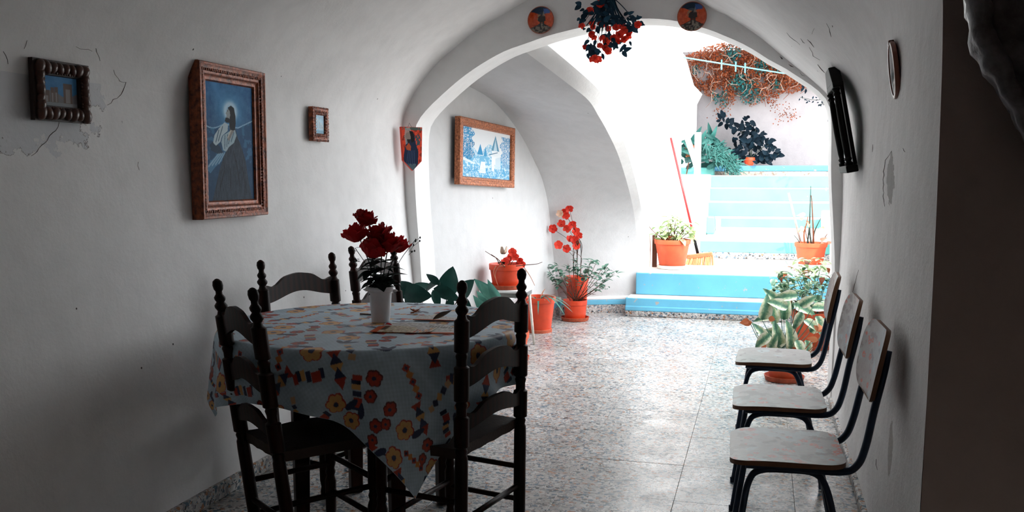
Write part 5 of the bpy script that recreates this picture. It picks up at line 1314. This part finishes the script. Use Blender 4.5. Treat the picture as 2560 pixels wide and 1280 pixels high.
# --- bougainvillea over the terrace wall
P0 = Vector((-.1, 15.25, 1.40))
e = empty('bougainvillea', P0, label='dry orange and green bougainvillea hanging over the terrace wall', cat='climber')
poly = [(1712, 142), (1760, 120), (1810, 106), (1900, 90), (2060, 70), (2240, 95), (2290, 140), (2260, 200), (2200, 230), (2150, 205), (2100, 225), (2065, 215), (2035, 205), (2010, 222), (1985, 235), (1955, 232), (1935, 262), (1905, 255), (1880, 268), (1850, 255), (1825, 262), (1805, 268), (1790, 262), (1775, 243), (1752, 230), (1733, 214)]
rg = random.Random(44); PX = [p[0] for p in poly]; PY = [p[1] for p in poly]
parts = {'orange_leaf': MB(), 'rust_leaf': MB(), 'vine_green': MB()}
holes = [(1755, 190, 16), (1797, 228, 11), (1905, 200, 9), (1845, 245, 8)]
greens = [(1850, 205, 26), (1870, 225, 30), (1885, 240, 22), (1800, 245, 22), (1830, 135, 22), (1905, 165, 20), (1795, 262, 12), (1742, 175, 12), (1940, 215, 16), (1990, 160, 26), (1860, 258, 14), (1960, 150, 30)]
n = 0
while n < 29000:
    px, py = rg.uniform(1705, 2295), rg.uniform(68, 275)
    if not bool(inpoly(np.array([px]), np.array([py]), poly)[0]): continue
    if any(math.hypot(px - a, py - b) < r_ * rg.uniform(.6, 1.1) for a, b, r_ in holes): continue
    if rg.random() < .12 + max(0, (py - 205) / 80) or (px - 1760) ** 2 / 1600 + (py - 180) ** 2 / 500 < rg.uniform(0, .8): continue
    g = min(math.hypot(px - a, py - b) / r_ for a, b, r_ in greens)
    kind = 'vine_green' if g < rg.uniform(.3, 1.25) and rg.random() < .85 else ('orange_leaf' if rg.random() < .66 else 'rust_leaf')
    p = at(px, py, 15.13 + rg.uniform(-.11, .14)) - P0; s = rg.uniform(.016, .034) * (1.35 if kind == 'vine_green' else 1)
    d = rdir(rg, -1, 1).normalized() * s; w = d.cross(Vector((rg.uniform(-1, 1), rg.uniform(-1, 1), rg.uniform(-1, 1)))).normalized() * s * .55
    parts[kind].add([p, p + d * .5 + w, p + d, p + d * .5 - w], [(0, 1, 2, 3)]); n += 1
for k in range(140):   # stray leaves trailing down the wall
    px, py = rg.choice([(1800, 275), (1808, 292), (1795, 285), (1960, 290), (1975, 285), (1950, 305), (1985, 290), (1810, 280), (1965, 265), (1940, 270)])
    p = at(px + rg.gauss(0, 9), py + rg.gauss(0, 8), 15.2) - P0; d = rdir(rg).normalized() * .026; w = d.cross(VIEW).normalized() * .011
    parts['rust_leaf' if rg.random() < .6 else 'orange_leaf'].add([p, p + d * .5 + w, p + d, p + d * .5 - w], [(0, 1, 2, 3)])
for nm, mb in parts.items():
    o = mb.build({'orange_leaf': 'orange_leaves', 'rust_leaf': 'rusty_leaves', 'vine_green': 'green_leaves'}[nm], M[nm], e); o['kind'] = 'stuff'
paletw = simple('pale_vine_twig', hx('a58a7c'), .8)
tw = [MB(), MB()]
for k in range(230):
    px, py = rg.uniform(1725, 2060), rg.uniform(115, 245)
    if not bool(inpoly(np.array([px]), np.array([py]), poly)[0]): continue
    a = rg.uniform(0, 6.28); L = rg.uniform(12, 40)
    Q = [at(px + L * t * math.cos(a + t * .8), py + L * t * math.sin(a + t * .8), 14.93 + rg.uniform(-.06, .2)) - P0 for t in (0, .5, 1)]
    tw[k % 2].tube(Q, [.0055, .0045, .003], 4, cap=False)
for mb, mt in zip(tw, (paletw, M['rust_leaf'])):
    o = mb.build('twigs', mt, e); o['kind'] = 'stuff'
for k in range(7):
    x = .1 + k * .35; stem(e, [(x, .02, -.0), (x + rg.uniform(-.2, .2), -.05, .9), (x + rg.uniform(-.3, .3), -.2, 1.75)], .014, M['twig'], 'trunk') if k in (5, 6) else None
# leafy sprigs coming in from the edge
e = empty('vine_sprig', at(2076, 250, 12.6), label='dark leafy sprig hanging in front of the terrace wall near the arch', cat='sprig')
O = at(2076, 250, 12.6)
for pts in ([(2100, 215), (2080, 228), (2060, 246), (2035, 250), (2000, 243)], [(2076, 248), (2060, 258), (2045, 262)], [(2100, 225), (2082, 262), (2072, 285), (2076, 305)]):
    Q = [at(x, y, 12.6) - O for x, y in pts]; stem(e, Q, .006, M['stem'], 'twig')
    for p in spline([tuple(q) for q in Q], 7): link('leaf', leaf_vs if 'leaf_vs' in globals() else globals().setdefault('leaf_vs', leaf_mesh('leaf', .075, .034, [M['navy']], .2, .3, 5)), e, aim(Vector(p) + Vector((0, 0, rg.uniform(-.03, .03))), Vector((rg.uniform(-1, 1), 0, rg.uniform(-.8, .8))), VIEW, s=rg.uniform(.3, .6)))
for px, py in ((2005, 212), (2012, 210), (2020, 216), (2026, 220), (2015, 222), (2008, 218)): link('leaf', leaf_vs, e, aim(at(px, py, 12.6) - O, Vector((rg.uniform(-1, 1), 0, rg.uniform(-1, .6))), VIEW, s=.9))
stem(e, [at(2016, 214, 12.6) - O, at(2040, 210, 12.6) - O, at(2100, 212, 12.6) - O], .006, M['stem'], 'twig')

stem(e, [at(2100, 225, 12.6) - O, at(2100, 120, 12.6) - O, Vector((at(2100, 120, 12.6).x, 12.4, 4.15)) - O], .006, M['stem'], 'twig')
# --- hanging flower bunch on the arch
P0 = Vector((-.955, 5.835, 2.52)); HY = 5.72
e = empty('hanging_flowers', P0, label='bunch of artificial red flowers hanging head down from the arch', cat='flowers')
MB().ball((0, -.02, .0), .035, 10, 6, sc=(1.2, 1, .8)).build('wall_bracket', M['black'], e, smooth=True)
hl = leaf_mesh('leaf', .07, .04, [M['hang_leaf']], .25, .35, 6, .75, .7); rg = random.Random(53)
HF = [(1500, 10), (1476, 26), (1478, 55), (1482, 68), (1503, 60), (1520, 72), (1455, 62), (1478, 85), (1485, 92), (1505, 92), (1540, 70), (1556, 62), (1560, 75), (1548, 88), (1570, 90), (1560, 98), (1545, 102), (1500, 112), (1512, 122), (1463, 117), (1488, 145), (1480, 145), (1495, 147), (1515, 105), (1572, 82), (1594, 62), (1535, 95), (1520, 128)]
for px, py in HF:
    p = at(px, py, HY + rg.uniform(-.05, .06)) - P0
    link('flower', fl_hang, e, aim(p, VIEW.cross(Vector((0, 0, 1))) + Vector((0, 0, rg.uniform(-.7, .7))), VIEW + Vector((rg.uniform(-.5, .5), 0, rg.uniform(-.9, .2))), s=rg.uniform(.6, .9), roll=rg.uniform(-.5, .5)))
    stem(e, [(rg.uniform(-.03, .03), -.05, .0), (p.x * .5, (p.y - .05) * .6, p.z * .45), p], .0035, M['hang_leaf'])
HL = [(1462, 18), (1455, 40), (1458, 50), (1470, 70), (1588, 48), (1580, 40), (1575, 60), (1590, 60), (1570, 70), (1582, 72), (1520, 85), (1526, 92), (1480, 118), (1490, 128), (1475, 132), (1508, 130), (1530, 112), (1540, 115), (1552, 122), (1565, 110), (1500, 20), (1515, 30), (1525, 18), (1490, 40), (1508, 48), (1530, 42), (1545, 50), (1498, 62), (1535, 60), (1515, 60), (1482, 105), (1522, 105), (1560, 45), (1505, 8), (1525, 4)]
for px, py in HL:
    for q in range(4):
        p = at(px + rg.uniform(-9, 9), py + rg.uniform(-8, 8), HY + rg.uniform(-.06, .07)) - P0
        link('leaf', hl, e, aim(p, Vector((rg.uniform(-1, 1), rg.uniform(-.4, .4), rg.uniform(-1, .5))), VIEW + Vector((rg.uniform(-.6, .6), 0, .2)), s=rg.uniform(.4, .85)))
for k in range(12):
    a = -1 + 2 * k / 11; stem(e, [(a * .02, -.05, .02), (a * .06, -.09, -.1), (a * .13, -.1, -.2)], .006, M['hang_leaf'], 'stem')

# ------------------------------------------------------------------ cracks and flaked paint in the plaster
bpy.context.view_layer.update(); _dg = bpy.context.evaluated_depsgraph_get()
M['crack'] = simple('plaster_crack', hx('4a403c'), .95); M['flake'] = simple('lifted_paint', (.74, .73, .72), .9)
def surf(px, py):
    d = (_fw + _rt * ((px - 1280) / 2300) - _up * ((py - 640) / 2300)).normalized()
    ok, p, nrm, _, ob, _ = scene.ray_cast(_dg, cam.location, d)
    if nrm.dot(d) > 0: nrm = -nrm
    return p, nrm, ob
def crack(pts, w=.004, dark=True):
    P = []; rgc = random.Random(int(pts[0][0] * 7 + pts[0][1]))
    for (x0, y0), (x1, y1) in zip(pts, pts[1:]):
        n_ = max(2, int(math.hypot(x1 - x0, y1 - y0) / 9))
        for k in range(n_): P.append((x0 + (x1 - x0) * k / n_ + rgc.uniform(-2.5, 2.5), y0 + (y1 - y0) * k / n_ + rgc.uniform(-2.5, 2.5)))
    P.append(pts[-1]); H = [surf(*p) for p in P]; ob = H[0][2]
    if ob is None or ob.get('kind') != 'structure': return
    mb = MB(); Q = [h[0] + h[1] * .0006 for h in H]; rad = [max(.0006, w * rgc.uniform(.35, 1.0) * math.sin(math.pi * (.08 + .84 * i / (len(Q) - 1)))) for i in range(len(Q))]
    mb.tube(Q, rad, 5, cap=False); mb.build('plaster_crack' if dark else 'paint_flake', M['crack'] if dark else M['flake'], ob)
for pts, w in (([(238, 122), (250, 152)], .003), ([(283, 175), (300, 205), (313, 205), (302, 238), (268, 263)], .0035), ([(150, 308), (118, 350), (78, 390)], .003), ([(66, 100), (60, 122)], .002), ([(190, 118), (230, 128)], .002), ([(10, 130), (20, 160)], .002), ([(345, 405), (348, 425)], .0015),
        ([(2003, 98), (2012, 108)], .006), ([(1967, 82), (1985, 100), (2000, 112)], .003), ([(2019, 97), (2035, 118)], .006), ([(2025, 120), (2034, 138), (2050, 150)], .004), ([(2046, 160), (2062, 182)], .009), ([(2068, 60), (2078, 92)], .004), ([(2079, 62), (2082, 68)], .006), ([(1950, 142), (1957, 148)], .008), ([(1972, 160), (1984, 168)], .008), ([(2000, 182), (2012, 190)], .004), ([(2036, 70), (2030, 85)], .002),
        ([(2228, 380), (2214, 400), (2208, 450), (2210, 500), (2212, 516)], .004), ([(2146, 674), (2140, 700), (2133, 720), (2132, 742)], .003), ([(2180, 360), (2181, 380)], .003), ([(2140, 415), (2141, 430)], .002), ([(2190, 1150), (2194, 1175)], .004), ([(2260, 370), (2263, 380)], .003),
        ([(2105, 990), (2112, 1020)], .002)):
    crack(pts, w * .5)
